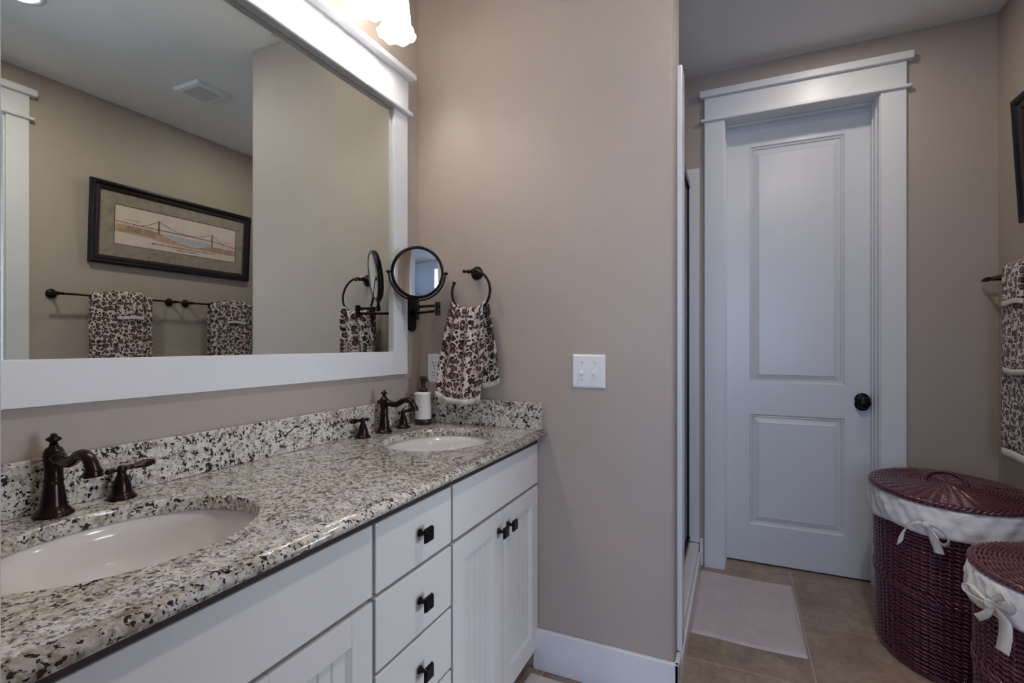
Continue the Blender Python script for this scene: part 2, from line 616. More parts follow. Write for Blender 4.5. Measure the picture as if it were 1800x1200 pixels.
# jamb lining and stops of the closed door
b = MB()
b.box(OX0, OX0 + 0.004, YW - 0.006, 3.12, 0, OZ).box(OX1 - 0.004, OX1, YW - 0.006, 3.12, 0, OZ).box(OX0, OX1, YW - 0.006, 3.12, OZ - 0.004, OZ)
b.box(OX0, OX0 + 0.010, 3.035, 3.0745, 0, OZ - 0.004, 0.002).box(OX1 - 0.012, OX1, 3.035, 3.0745, 0, OZ - 0.004, 0.002).box(OX0, OX1, 3.035, 3.0745, OZ - 0.014, OZ - 0.004, 0.002)
b.box(OX1 - 0.008, OX1, 2.985, 3.035, 0, OZ - 0.004, 0.002)
link('door_jamb', b, M_TRIM, o)
# casing of the right-hand doorway (on wall x = XW)
b = MB()
b.box(XW - 0.02, XW, DY1, DY1 + 0.095, 0, 2.443, 0.002).box(XW - 0.02, XW, DY0 - 0.095, DY0, 0, 2.443, 0.002)
o = struct('trim_2', b, M_TRIM)
h = MB()
h.box(XW - 0.024, XW, DY0 - 0.095, DY1 + 0.095, 2.459, 2.573, 0.002)
h.box(XW - 0.036, XW, DY0 - 0.115, DY1 + 0.115, 2.443, 2.459, 0.005)
h.box(XW - 0.046, XW, DY0 - 0.119, DY1 + 0.122, 2.573, 2.609, 0.003)
link('head_casing', h, M_TRIM, o)
b = MB()
b.box(XW - 0.004, XW + 0.13, DY1 - 0.006, DY1 + 0.002, 0, 2.452).box(XW - 0.004, XW + 0.13, DY0 - 0.002, DY0 + 0.006, 0, 2.452).box(XW - 0.004, XW + 0.13, DY0, DY1, 2.446, 2.454)
b.box(XW + 0.05, XW + 0.09, DY1 - 0.018, DY1 - 0.006, 0, 2.446, 0.002)
link('door_jamb', b, M_TRIM, o)
# cased opening round the camera
b = MB().box(-0.440, -0.335, FY, FY + 0.02, 0, 2.44, 0.002).box(0.61, 0.71, FY, FY + 0.02, 0, 2.44, 0.002).box(-0.46, 0.73, FY, FY + 0.024, 2.44, 2.60, 0.002)
b.box(NX0, NX0 + 0.004, -0.04, FY, 0, 2.452).box(NX1 - 0.004, NX1, -0.04, FY, 0, 2.452).box(NX0, NX1, -0.04, FY, 2.448, 2.452)
struct('trim_3', b, M_TRIM)

# ------------------------------------------------------------------ closed two-panel door
def panel_door(mb, x0, x1, z0, z1, yf, thick, panels, d=-1):
    """front face at y = yf looking towards -y"""
    xs = [x0, panels[0][0], panels[0][1], x1]
    zs = [z0] + [z for p in panels for z in (p[2], p[3])] + [z1]
    pan = {(p[0], p[2]) for p in panels}
    for i in range(3):
        for j in range(len(zs) - 1):
            a, c, e, g = xs[i], xs[i + 1], zs[j], zs[j + 1]
            if (a, e) in pan:
                prof = [(0, 0), (0.004, 0.007), (0.009, 0.010), (0.013, 0.008), (0.017, 0.017), (0.047, 0.005), (0.049, 0.006)]
                loops = [[(a + k, yf + q, e + k), (c - k, yf + q, e + k), (c - k, yf + q, g - k), (a + k, yf + q, g - k)] for k, q in prof]
                for A, B in zip(loops, loops[1:]):
                    for t in range(4):
                        u = (t + 1) % 4
                        mb.poly([A[t], A[u], B[u], B[t]])
                mb.poly(loops[-1])
            else:
                mb.poly([(a, yf, e), (c, yf, e), (c, yf, g), (a, yf, g)])
    yb = yf + thick
    mb.poly([(x0, yb, z0), (x0, yb, z1), (x1, yb, z1), (x1, yb, z0)])
    mb.poly([(x0, yf, z0), (x0, yf, z1), (x0, yb, z1), (x0, yb, z0)])
    mb.poly([(x1, yf, z0), (x1, yb, z0), (x1, yb, z1), (x1, yf, z1)])
    mb.poly([(x0, yf, z1), (x1, yf, z1), (x1, yb, z1), (x0, yb, z1)])
    mb.poly([(x0, yf, z0), (x0, yb, z0), (x1, yb, z0), (x1, yf, z0)])
    bmesh.ops.remove_doubles(mb.bm, verts=mb.bm.verts[:], dist=1e-5)
    return mb
door = struct('door_1', panel_door(MB(), OX0 + 0.005, OX1 - 0.005, 0.010, OZ - 0.005, 3.075, 0.04, [(0.066, 0.515, 0.218, 0.835), (0.066, 0.515, 1.011, 2.327)]), M_DOOR)
kb = MB()
kx, kz = 0.590, 0.927
kb.box(kx - 0.030, kx + 0.030, 3.068, 3.0755, kz - 0.024, kz + 0.024, 0.003)
kb.lathe([(0.0, 0), (0.034, 0.001), (0.034, 0.007), (0.030, 0.010), (0.012, 0.012)], (kx, 3.0752, kz + 0.012), (0, -1, 0), 28)
kb.lathe([(0.0, 0), (0.034, 0.001), (0.034, 0.007), (0.030, 0.010), (0.012, 0.012)], (kx, 3.0752, kz - 0.012), (0, -1, 0), 28)
link('rosette', kb, M_BLACK, door)
kb = MB().lathe([(0.011, 0.008), (0.011, 0.026), (0.016, 0.032), (0.027, 0.040), (0.030, 0.050), (0.027, 0.058), (0.020, 0.062), (0.0, 0.064)], (kx, 3.0752, kz), (0, -1, 0), 32, sy=1.0)
link('door_knob', kb, M_BLACK, door)

# ------------------------------------------------------------------ bedroom beyond the doorways (seen in the round mirror)
b = MB().box(-1.36, 4.3, -2.6, -0.04, -0.05, -0.002).box(1.194, 4.3, -0.04, 3.2, -0.05, -0.002)
struct('floor_bedroom', b, M_CARPET)
b = MB().box(-1.36, 4.3, -2.6, -0.04, ZC, ZC + 0.08).box(1.194, 4.3, -0.04, 3.2, ZC, ZC + 0.08)
struct('ceiling_bedroom', b, M_BEDCEIL)
b = MB()
b.box(4.1, 4.2, -2.6, 0.0, 0, ZC).box(4.1, 4.2, 1.5, 3.2, 0, ZC).box(4.1, 4.2, 0.0, 1.5, 0, 0.6).box(4.1, 4.2, 0.0, 1.5, 2.4, ZC)
b.box(1.194, 4.2, 3.1, 3.2, 0, ZC)
b.box(-1.36, -0.5, -2.6, -2.5, 0, ZC).box(1.2, 4.2, -2.6, -2.5, 0, ZC).box(-0.5, 1.2, -2.6, -2.5, 0, 0.6).box(-0.5, 1.2, -2.6, -2.5, 2.4, ZC)
b.box(-1.36, -1.26, -2.5, -0.04, 0, ZC)
struct('wall_bedroom', b, M_BEDWALL)
def window(n, pane, bars):
    w = MB()
    w.box(*pane)
    o = struct('window_%d' % n, w, M_SKY)
    f = MB()
    for q in bars:
        f.box(*q, bev=0.003)
    link('window_frame', f, M_TRIM, o)
window(1, (4.16, 4.165, 0.0, 1.5, 0.6, 2.4), [(4.08, 4.15, 0.0, 0.05, 0.6, 2.4), (4.08, 4.15, 1.45, 1.5, 0.6, 2.4), (4.08, 4.15, 0.05, 1.45, 0.6, 0.65), (4.08, 4.15, 0.05, 1.45, 2.35, 2.4), (4.09, 4.15, 0.05, 1.45, 1.48, 1.52)])
window(2, (-0.5, 1.2, -2.565, -2.56, 0.6, 2.4), [(-0.5, -0.45, -2.55, -2.48, 0.6, 2.4), (1.15, 1.2, -2.55, -2.48, 0.6, 2.4), (-0.45, 1.15, -2.55, -2.48, 0.6, 0.65), (-0.45, 1.15, -2.55, -2.48, 2.35, 2.4), (-0.45, 1.15, -2.55, -2.49, 1.48, 1.52)])  # second window is added, unseen, to go with the blue fill light
# bedroom door standing open against the far side of the doorway
d2 = struct('door_2', MB().box(1.20, 1.96, 0.455, 0.490, 0.012, 2.44, 0.003), M_DOOR)
hb = MB()
for z in (0.25, 0.95, 1.65, 2.25):
    hb.tube([(1.197, 0.496, z - 0.05), (1.197, 0.496, z + 0.05)], 0.008, 10)
link('hinges', hb, M_BLACK, d2)
# ceiling fan
fc = Vector((2.7, 0.75, ZC))
fan = thing('ceiling_fan', 'dark bladed ceiling fan with a lit globe in the room beyond the doorway', 'ceiling fan', fc)
b = MB().lathe([(0.07, 0), (0.07, -0.03), (0.02, -0.05), (0.014, -0.05), (0.014, -0.22), (0.10, -0.24), (0.11, -0.30), (0.06, -0.34)], fc, seg=24)
link('motor', b, M_FAN, fan)
for k in range(5):
    a = 2 * PI * k / 5 + 0.3
    u = Vector((math.cos(a), math.sin(a), 0))
    v = Vector((-u.y, u.x, 0))
    q = MB()
    rows = []
    for r, w in ((0.10, 0.03), (0.18, 0.055), (0.4, 0.068), (0.58, 0.06), (0.62, 0.03)):
        rows.append([fc + u * r + v * (w * s) + Vector((0, 0, -0.28 + 0.012 * s)) for s in (-1, -0.3, 0.3, 1)])
    q.grid(rows, thick=0.008)
    link('blade', q, M_FAN, fan)
link('globe', MB().ball(fc + Vector((0, 0, -0.39)), 0.075), emit('lit_globe', (1, 0.95, 0.88), 14.0), fan)

# ------------------------------------------------------------------ shower beyond the partition
struct('trim_4', MB().box(XE + 0.0005, XE + 0.018, 1.812, 1.9, 0.154, 2.20, 0.003), M_SHOWER)
struct('wall_shower_back', MB().box(-0.80, -0.188, YW - 0.014, YW - 0.0005, 0.125, 2.20, 0.002), M_SHOWER)
struct('wall_shower_left', MB().box(XM + 0.0005, XM + 0.014, 1.915, YW - 0.015, 0.051, 2.20, 0.002), M_SHOWER)
struct('wall_shower_front', MB().box(XM + 0.015, XE - 0.15, 1.9005, 1.914, 0.051, 2.20, 0.002), M_SHOWER)
struct('floor_shower', MB().box(XM + 0.014, -0.331, 1.915, YW - 0.015, 0.0005, 0.05, 0.002), M_SHOWER)
cb = MB().box(-0.33, -0.190, 1.9015, YW - 0.015, 0.0005, 0.124, 0.006)
cb.box(-0.192, -0.180, 1.812, YW - 0.018, 0.0005, 0.075, 0.003)
tag(link('shower_curb', cb, M_SHOWER), 'low white shower curb along the floor beside the bath mat', 'shower curb')
sd = thing('shower_door', 'dark framed glass shower door standing on the white curb', 'shower door', (-0.25, 2.4, 0.124))
SX = -0.248
f = MB()
f.box(SX - 0.016, SX + 0.012, 1.916, YW - 0.016, 2.09, 2.125, 0.002)
f.box(SX - 0.016, SX + 0.012, 1.916, YW - 0.016, 0.125, 0.155, 0.002)
f.box(SX - 0.012, SX + 0.008, YW - 0.046, YW - 0.016, 0.155, 2.09, 0.002)
f.box(SX - 0.012, SX + 0.008, 1.916, 1.946, 0.155, 2.09, 0.002)
f.box(SX - 0.012, SX + 0.008, 2.42, 2.44, 0.155, 2.09, 0.002)
link('frame', f, M_BLACK, sd)
link('glass_pane', MB().box(SX - 0.003, SX + 0.003, 1.93, YW - 0.03, 0.14, 2.10), M_SHGLASS, sd)

# ------------------------------------------------------------------ vanity cabinets
XF, CT = -0.685, 0.903
GZ = 0.8745
def shaker_door(mb, y0, y1, z0, z1, rail=0.060, grooves=4):
    """door in the plane x = XF, thickness towards -x, bead-board centre"""
    x1, x0 = XF, XF - 0.020
    mb.box(x0, x1, y0, y0 + rail, z0, z1, 0.0015)
    mb.box(x0, x1, y1 - rail, y1, z0, z1, 0.0015)
    mb.box(x0, x1, y0 + rail, y1 - rail, z0, z0 + rail + 0.008, 0.0015)
    mb.box(x0, x1, y0 + rail, y1 - rail, z1 - rail, z1, 0.0015)
    a, c, e, g = y0 + rail, y1 - rail, z0 + rail + 0.008, z1 - rail
    k = 0.008
    o = [(x1 - 0.001, a, e), (x1 - 0.001, c, e), (x1 - 0.001, c, g), (x1 - 0.001, a, g)]
    n = [(x1 - 0.011, a + k, e + k), (x1 - 0.011, c - k, e + k), (x1 - 0.011, c - k, g - k), (x1 - 0.011, a + k, g - k)]
    for t in range(4):
        u = (t + 1) % 4
        mb.poly([o[t], o[u], n[u], n[t]])
    a, c, e, g = a + k, c - k, e + k, g - k
    ys = [a]
    for q in range(grooves):
        m = a + (c - a) * (q + 1) / (grooves + 1)
        ys += [m - 0.003, m, m + 0.003]
    ys.append(c)
    for i, (p, q) in enumerate(zip(ys, ys[1:])):
        def dx(idx):
            return x1 - 0.011 - (0.005 if idx % 3 == 2 and idx not in (0, len(ys) - 1) else 0)
        xa, xb = dx(i), dx(i + 1)
        mb.poly([(xa, p, e), (xb, q, e), (xb, q, g), (xa, p, g)])
    return mb
def knob_mb(y, z):
    k = MB()
    k.lathe([(0.0095, 0.0), (0.0095, 0.003), (0.006, 0.007), (0.0045, 0.014), (0.006, 0.020), (0.010, 0.024)], (XF, y, z), (1, 0, 0), 20)
    b = bmesh.new()
    bmesh.ops.create_cube(b, size=1)
    for v in b.verts:
        v.co = Vector((v.co.x * 0.008, v.co.y * (0.036 if v.co.x < 0 else 0.030), v.co.z * (0.036 if v.co.x < 0 else 0.030)))
    bmesh.ops.bevel(b, geom=b.edges[:], offset=0.002, segments=2, profile=0.5, affect='EDGES')
    k.merge(b, None, Matrix.Translation((XF + 0.0275, y, z)))
    return k
def carcass(root, y0, y1):
    c = MB()
    xb = XM + 0.002
    c.box(xb, XF - 0.0302, y0, y0 + 0.016, 0.083, GZ - 0.001)
    c.box(xb, XF - 0.0302, y1 - 0.016, y1, 0.083, GZ - 0.001)
    c.box(xb, XF - 0.0302, y0 + 0.016, y1 - 0.016, 0.083, 0.10)
    c.box(xb, xb + 0.008, y0 + 0.016, y1 - 0.016, 0.10, GZ - 0.001)
    # face frame
    c.box(XF - 0.048, XF - 0.030, y0, y0 + 0.03, 0.083, GZ - 0.001).box(XF - 0.048, XF - 0.030, y1 - 0.03, y1, 0.083, GZ - 0.001)
    c.box(XF - 0.048, XF - 0.030, y0 + 0.03, y1 - 0.03, GZ - 0.05, GZ - 0.001)
    c.box(XF - 0.048, XF - 0.030, y0 + 0.03, y1 - 0.03, 0.675, 0.715)
    c.box(XF - 0.048, XF - 0.030, y0 + 0.03, y1 - 0.03, 0.083, 0.11)
    link('carcass', c, M_CAB, root)
    link('toe_kick', MB().box(XF - 0.095, XF - 0.08, y0, y1, 0.0, 0.083), M_CAB, root)
def sink_base(y0, y1, label):
    r = thing('sink_cabinet', label, 'cabinet', ((XM + XF) / 2, (y0 + y1) / 2, 0), 'white vanity cabinets')
    carcass(r, y0 - 0.003, y1 + 0.003)
    link('false_front', MB().box(XF - 0.020, XF, y0, y1, 0.703, 0.851, 0.002), M_CAB, r)
    m = (y0 + y1) / 2
    for a, c, ky in ((y0, m - 0.002, m - 0.034), (m + 0.002, y1, m + 0.034)):
        d = link('door', shaker_door(MB(), a, c, 0.083, 0.692), M_CAB, r)
        k = link('knob', knob_mb(ky, 0.635), M_BLACK, d)
        k['label'] = 'black square knob'
    return r
YA, YB, YC = 0.19, 0.811, 1.126
sink_base(YA, YB, 'white sink base cabinet under the basin nearest the camera, left of the drawer bank')
sink_base(1.131, 1.744, 'white sink base cabinet with two beadboard doors beside the tan partition wall')
r = thing('drawer_cabinet', 'narrow white bank of drawers between the two sink base cabinets', 'cabinet', ((XM + XF) / 2, 0.97, 0), 'white vanity cabinets')
carcass(r, 0.816, 1.126)
for z0, z1 in ((0.702, 0.850), (0.537, 0.693), (0.374, 0.529), (0.083, 0.366)):
    d = link('drawer', MB().box(XF - 0.020, XF, 0.822, 1.121, z0, z1, 0.003), M_CAB, r)
    k = link('knob', knob_mb(0.977, (z0 + z1) / 2 + 0.002 if z1 - z0 < 0.2 else z1 - 0.07), M_BLACK, d)
    k['label'] = 'black square knob'

# ------------------------------------------------------------------ granite counter with two oval cut-outs
SINKS = [(-0.945, 0.497), (-0.925, 1.440)]
SA, SB = 0.172, 0.212            # half sizes along x and y
def counter():
    b = MB()
    xb, xf = XM + 0.001, -0.676
    cells = []
    y_lo, y_hi = FY + 0.002, P0 - 0.001
    cuts = [y_lo]
    for cx, cy in SINKS:
        cuts += [cy - 0.27, cy + 0.27]
    cuts.append(y_hi)
    for zt, flip in ((CT, False), (GZ, True)):
        for i in (0, 2, 4):
            b.poly([(xb, cuts[i], zt), (xf, cuts[i], zt), (xf, cuts[i + 1], zt), (xb, cuts[i + 1], zt)])
    for cx, cy in SINKS:
        y0, y1 = cy - 0.27, cy + 0.27
        ang = [2 * PI * i / 96 for i in range(96)]
        for qx, qy in ((xb, y0), (xb, y1), (xf, y0), (xf, y1)):
            ang.append(math.atan2(qy - cy, qx - cx) % (2 * PI))
        ang = sorted(set(round(a, 6) for a in ang))
        def rect(a):
            dx, dy = math.cos(a), math.sin(a)
            t = 1e9
            if dx > 1e-9: t = min(t, (xf - cx) / dx)
            if dx < -1e-9: t = min(t, (xb - cx) / dx)
            if dy > 1e-9: t = min(t, (y1 - cy) / dy)
            if dy < -1e-9: t = min(t, (y0 - cy) / dy)
            return cx + dx * t, cy + dy * t
        def ell(a, g):
            dx, dy = math.cos(a), math.sin(a)
            t = 1 / math.sqrt((dx / (SA + g)) ** 2 + (dy / (SB + g)) ** 2)
            return cx + dx * t, cy + dy * t
        prof = [(0.004, CT), (0.0012, CT - 0.0012), (0.0, CT - 0.004), (0.0, GZ + 0.003), (0.002, GZ)]
        n = len(ang)
        for i in range(n):
            p, q = ang[i], ang[(i + 1) % n]
            (ax, ay), (cx2, cy2) = rect(p), rect(q)
            for (g0, z0), (g1, z1) in zip(prof, prof[1:]):
                f = b.poly([(*ell(p, g0), z0), (*ell(q, g0), z0), (*ell(q, g1), z1), (*ell(p, g1), z1)])
                f.smooth = True
            b.poly([(ax, ay, CT), (cx2, cy2, CT), (*ell(q, 0.004), CT), (*ell(p, 0.004), CT)])
            b.poly([(ax, ay, GZ), (cx2, cy2, GZ), (*ell(q, 0.002), GZ), (*ell(p, 0.002), GZ)])
    # bullnose front edge
    pr = [(xf, CT)]
    for k in range(17):
        a = PI / 2 - PI * k / 16
        pr.append((xf + 0.004 + 0.024 * math.cos(a), 0.8890 + (0.0140 if a > 0 else 0.0145) * math.sin(a)))
    pr.append((xf, GZ))
    for (xa, za), (xc, zc) in zip(pr, pr[1:]):
        f = b.poly([(xa, y_lo, za), (xa, y_hi, za), (xc, y_hi, zc), (xc, y_lo, zc)])
        f.smooth = True
    for yy in (y_lo, y_hi):
        b.poly([(x, yy, z) for x, z in pr] )
        b.poly([(xb, yy, CT), (xf, yy, CT), (xf, yy, GZ), (xb, yy, GZ)])
    b.poly([(xb, y_lo, CT), (xb, y_hi, CT), (xb, y_hi, GZ), (xb, y_lo, GZ)])
    bmesh.ops.remove_doubles(b.bm, verts=b.bm.verts[:], dist=2e-5)
    return b
ct = tag(link('countertop', counter(), M_GRAN), 'long speckled granite countertop with two oval sink cut-outs on the white vanity', 'countertop')
link('under_edge_strip', MB().box(XF - 0.029, XF - 0.003, FY + 0.012, P0 - 0.002, 0.8525, 0.8740, 0.001), simple('dark_brown_strip', (0.035, 0.018, 0.013), 0.7, var=0.2, var_scale=20), ct)['label'] = 'dark brown strip under the granite edge'  # dark brown strip between the granite edge and the cabinet fronts
tag(link('backsplash', MB().box(XM + 0.001, XM + 0.021, FY + 0.003, P0 - 0.022, CT + 0.0005, 1.006, 0.002), M_GRAN), 'long low granite backsplash strip along the wall under the big mirror', 'backsplash', 'granite backsplash strips')
tag(link('backsplash', MB().box(XM + 0.001, -0.667, P0 - 0.021, P0 - 0.001, CT + 0.0005, 1.006, 0.002), M_GRAN), 'short granite backsplash strip on the partition below the leopard hand towel', 'backsplash', 'granite backsplash strips')

def sink(cx, cy, label):
    s = thing('sink', label, 'sink', (cx, cy, GZ - 0.17), 'undermount oval sinks')
    b = MB()
    prof = [(1.12, -0.001), (1.12, -0.012), (1.035, -0.014), (1.02, -0.03), (1.0, -0.06), (0.93, -0.10), (0.78, -0.132), (0.50, -0.152), (0.16, -0.160), (0.12, -0.170), (0.10, -0.170),
            (0.10, -0.156), (0.30, -0.152), (0.52, -0.144), (0.75, -0.124), (0.895, -0.094), (0.965, -0.06), (0.99, -0.03), (1.0, -0.001)]
    rows = [(SA + 0.004, SB + 0.004)]
    seg = 72
    bm = bmesh.new()
    rings = []
    for r, h in prof:
        rings.append([bm.verts.new((cx + r * (SA + 0.004) * math.cos(2 * PI * i / seg), cy + r * (SB + 0.004) * math.sin(2 * PI * i / seg), GZ + h)) for i in range(seg)])
    for A, B in zip(rings, rings[1:] + rings[:1]):
        for i in range(seg):
            j = (i + 1) % seg
            f = bm.faces.new([A[i], A[j], B[j], B[i]])
            f.smooth = True
    b.merge(bm)
    link('bowl', b, M_PORC, s)
    link('drain', MB().lathe([(0.0, -0.168), (0.020, -0.168), (0.020, -0.154), (0.024, -0.1525), (0.022, -0.150), (0.016, -0.151), (0.0, -0.149)], (cx, cy, GZ), seg=24), M_ORB, s)
sink(*SINKS[0], 'white oval undermount sink nearest the camera, cut by the left edge of the photo')
sink(*SINKS[1], 'white oval undermount sink at the far end below the leopard hand towel')

# ------------------------------------------------------------------ faucets
def faucet(cx, cy, label):
    r = thing('faucet', label, 'faucet', (cx, cy, CT), 'bronze widespread faucets')
    b = MB().lathe([(0.0, 0), (0.030, 0.0), (0.031, 0.003), (0.029, 0.006), (0.026, 0.008), (0.025, 0.011), (0.0205, 0.016), (0.0195, 0.022), (0.0168, 0.045), (0.0148, 0.058), (0.0142, 0.062), (0.0156, 0.064), (0.0156, 0.067), (0.0140, 0.070), (0.0138, 0.090), (0.0146, 0.094), (0.0150, 0.100), (0.0160, 0.106), (0.0164, 0.112), (0.0155, 0.119), (0.0125, 0.126), (0.0075, 0.130), (0.0065, 0.135)], (cx, cy, CT), seg=28)
    link('body', b, M_ORB, r)
    link('lift_knob', MB().lathe([(0.0060, 0.134), (0.0060, 0.138), (0.0120, 0.142), (0.0115, 0.145), (0.0055, 0.149), (0.0045, 0.153), (0.0, 0.155)], (cx, cy, CT), seg=20), M_ORB, r)
    b = MB().lathe([(0.0, 0), (0.006, 0.002), (0.0075, 0.006), (0.006, 0.010), (0.004, 0.013), (0.004, 0.02)], (cx - 0.030, cy, CT + 0.110), (1, 0, 0), 16)
    link('rear_button', b, M_ORB, r)
    pts, rad = [], []
    key = [(0.012, 0.110, 0.0135), (0.022, 0.108, 0.0125), (0.026, 0.107, 0.0105), (0.040, 0.104, 0.0105), (0.055, 0.105, 0.0102), (0.070, 0.111, 0.0100), (0.083, 0.119, 0.0100), (0.097, 0.123, 0.0100), (0.109, 0.1225, 0.0102), (0.120, 0.117, 0.0105), (0.127, 0.109, 0.0108), (0.1305, 0.102, 0.0112), (0.1320, 0.0975, 0.0135), (0.1325, 0.0945, 0.0150), (0.1330, 0.0915, 0.0138), (0.1335, 0.0885, 0.0148), (0.1340, 0.0855, 0.0135)]
    for x, z, q in key:
        pts.append((cx + x, cy, CT + z))
        rad.append(q)
    link('spout', MB().tube(pts, rad, 18), M_ORB, r)
    for sgn in (-1, 1):
        hy = cy + 0.113 * sgn
        h = MB().lathe([(0.0, 0), (0.0265, 0.0), (0.027, 0.003), (0.024, 0.006), (0.0225, 0.009), (0.0185, 0.012), (0.0175, 0.018), (0.0165, 0.028), (0.0125, 0.040), (0.0085, 0.049), (0.0075, 0.054), (0.0090, 0.058), (0.0090, 0.063), (0.0055, 0.068), (0.0, 0.070)], (cx, hy, CT), seg=24)
        hm = link('handle_base', h, M_ORB, r)
        pr = [(-0.030, 0.0), (-0.029, 0.0035), (-0.025, 0.0065), (-0.020, 0.0055), (-0.015, 0.0035), (-0.006, 0.0040), (0.006, 0.0045), (0.012, 0.0040), (0.016, 0.0060), (0.019, 0.0045), (0.022, 0.0048), (0.030, 0.0066), (0.042, 0.0088), (0.052, 0.0085), (0.060, 0.0062), (0.064, 0.0030), (0.065, 0.0)]
        pr = [(q, h_) for h_, q in pr]
        l = MB().lathe(pr, (cx, hy, CT + 0.061), (0.02, sgn, 0.05), 18)
        link('lever', l, M_ORB, hm)
faucet(-1.172, 0.491, 'bronze widespread faucet behind the sink nearest the camera')
faucet(-1.172, 1.450, 'bronze widespread faucet behind the far sink beside the soap dispenser')

# ------------------------------------------------------------------ soap dispenser
sx, sy = -1.152, 1.668
r = thing('soap_dispenser', 'white ceramic soap pump bottle with brown base band beside the far faucet', 'soap dispenser', (sx, sy, CT))
link('base_band', MB().lathe([(0.0, 0.0), (0.0315, 0.0), (0.033, 0.002), (0.033, 0.0215), (0.032, 0.023)], (sx, sy, CT), seg=32), M_BROWNB, r)
link('bottle', MB().lathe([(0.0320, 0.0225), (0.0325, 0.024), (0.0325, 0.118), (0.0345, 0.121), (0.0345, 0.126), (0.031, 0.129), (0.0, 0.130)], (sx, sy, CT), seg=36), M_CERAM, r)
pm = MB().lathe([(0.0165, 0.129), (0.0165, 0.141), (0.0145, 0.144), (0.0085, 0.146), (0.0085, 0.160), (0.0105, 0.170), (0.0135, 0.182), (0.0140, 0.188), (0.0115, 0.193), (0.0, 0.195)], (sx, sy, CT), seg=24)
pm.tube([(sx + 0.004, sy - 0.003, CT + 0.183), (sx + 0.018, sy - 0.010, CT + 0.184), (sx + 0.030, sy - 0.016, CT + 0.181), (sx + 0.034, sy - 0.018, CT + 0.174)], [0.006, 0.0058, 0.005, 0.0042], 12)
link('pump', pm, M_BROWNB, r)

# ------------------------------------------------------------------ big framed mirror
MY0, MY1 = 0.30, 1.644
r = thing('vanity_mirror', 'large wall mirror in a white craftsman frame above the vanity', 'mirror', (XM, (MY0 + MY1) / 2, 1.106))
XG = -1.2235
gy0, gy1, gz0, gz1 = MY0 + 0.080, 1.563, 1.190, 2.140
m = MB()
k = 0.022
inn = [(XG, gy0 + k, gz0 + k), (XG, gy1 - k, gz0 + k), (XG, gy1 - k, gz1 - k), (XG, gy0 + k, gz1 - k)]
out = [(XG + 0.0006, gy0, gz0), (XG + 0.0006, gy1, gz0), (XG + 0.0006, gy1, gz1), (XG + 0.0006, gy0, gz1)]
m.poly(inn)
for t in range(4):
    u = (t + 1) % 4
    m.poly([inn[t], out[t], out[u], inn[u]])
bk = [(XM + 0.001, y, z) for _, y, z in out]
m.poly(bk[::-1])
for t in range(4):
    u = (t + 1) % 4
    m.poly([out[t], bk[t], bk[u], out[u]])
bmesh.ops.remove_doubles(m.bm, verts=m.bm.verts[:], dist=1e-6)
link('glass', m, M_MIRROR, r)['label'] = 'bevelled mirror glass'
XS = -1.210
link('stile', MB().box(XM, XS, 1.557, MY1, 1.106, 2.143, 0.0012), M_TRIM, r)
link('stile', MB().box(XM, XS, MY0, MY0 + 0.087, 1.106, 2.143, 0.0012), M_TRIM, r)
link('bottom_rail', MB().box(XM, XS, MY0 + 0.087, 1.557, 1.106, 1.196, 0.0012), M_TRIM, r)
link('bead', MB().box(XM, -1.190, MY0 - 0.014, MY1 + 0.014, 2.143, 2.160, 0.006, seg=3), M_TRIM, r)
link('frieze', MB().box(XM, -1.206, MY0, MY1, 2.160, 2.286, 0.0012), M_TRIM, r)
link('cap', MB().box(XM, -1.174, MY0 - 0.020, MY1 + 0.012, 2.286, 2.307, 0.002), M_TRIM, r)

# ------------------------------------------------------------------ vanity lights (above the mirror)
LY = [1.403, 1.253, 1.103]
LX, LZ = -1.080, 2.309          # rim centre
vl = thing('vanity_light', 'three-shade bath light above the far half of the mirror beside the partition', 'wall light', (XM, 1.253, 2.45), 'bath lights above the mirror')
b = MB().box(XM, XM + 0.022, 1.253 - 0.20, 1.253 + 0.20, 2.49, 2.59, 0.008, seg=3)
link('back_plate', b, M_BLACK, vl)
b = MB().tube([(LX, 1.253 - 0.205, 2.514), (LX, 1.253 + 0.205, 2.514)], 0.009, 14)
for s_ in (-1, 1):
    b.lathe([(0.009, 0.0), (0.014, 0.004), (0.009, 0.009), (0.013, 0.016), (0.015, 0.022), (0.011, 0.030), (0.0, 0.034)], (LX, 1.253 + s_ * 0.203, 2.514), (0, s_, 0), 18)
link('cross_bar', b, M_BLACK, vl)
for y in LY:
    a = MB().tube([(XM + 0.02, y, 2.54), (XM + 0.06, y, 2.555), (XM + 0.10, y, 2.555), (XM + 0.135, y, 2.545), (LX, y, 2.517)], 0.008, 12)
    a.lathe([(0.010, 0.0), (0.018, -0.008), (0.030, -0.020), (0.031, -0.040), (0.028, -0.042)], (LX, y, 2.501), seg=24)
    arm = link('arm', a, M_BLACK, vl)
    sh_ = MB()
    prof = [(0.028, 0.152), (0.034, 0.142), (0.040, 0.120), (0.044, 0.095), (0.046, 0.068), (0.048, 0.042), (0.051, 0.024), (0.057, 0.010), (0.063, 0.002), (0.066, -0.004)]
    rows = []
    for rr, h in prof:
        row = []
        w = max(0.0, (0.045 - h) / 0.049)
        for i in range(49):
            t = 2 * PI * i / 48
            q = rr * (1 + 0.055 * w * math.cos(8 * t)) 
            row.append((LX + q * math.cos(t), y + q * math.sin(t), LZ + h + 0.006 * w * w * math.cos(8 * t + 0.6)))
        rows.append(row)
    sh_.grid(rows)
    bmesh.ops.remove_doubles(sh_.bm, verts=sh_.bm.verts[:], dist=1e-5)
    link('glass_shade', sh_, M_SHADE, vl)
    bl = MB().ball((LX, y, LZ + 0.036), 0.015, sub=2, scale=(1, 1, 1.4))
    link('bulb', bl, M_BULB, vl)
dup(vl, (0, -0.59, 0), 'three-shade bath light above the near half of the mirror')

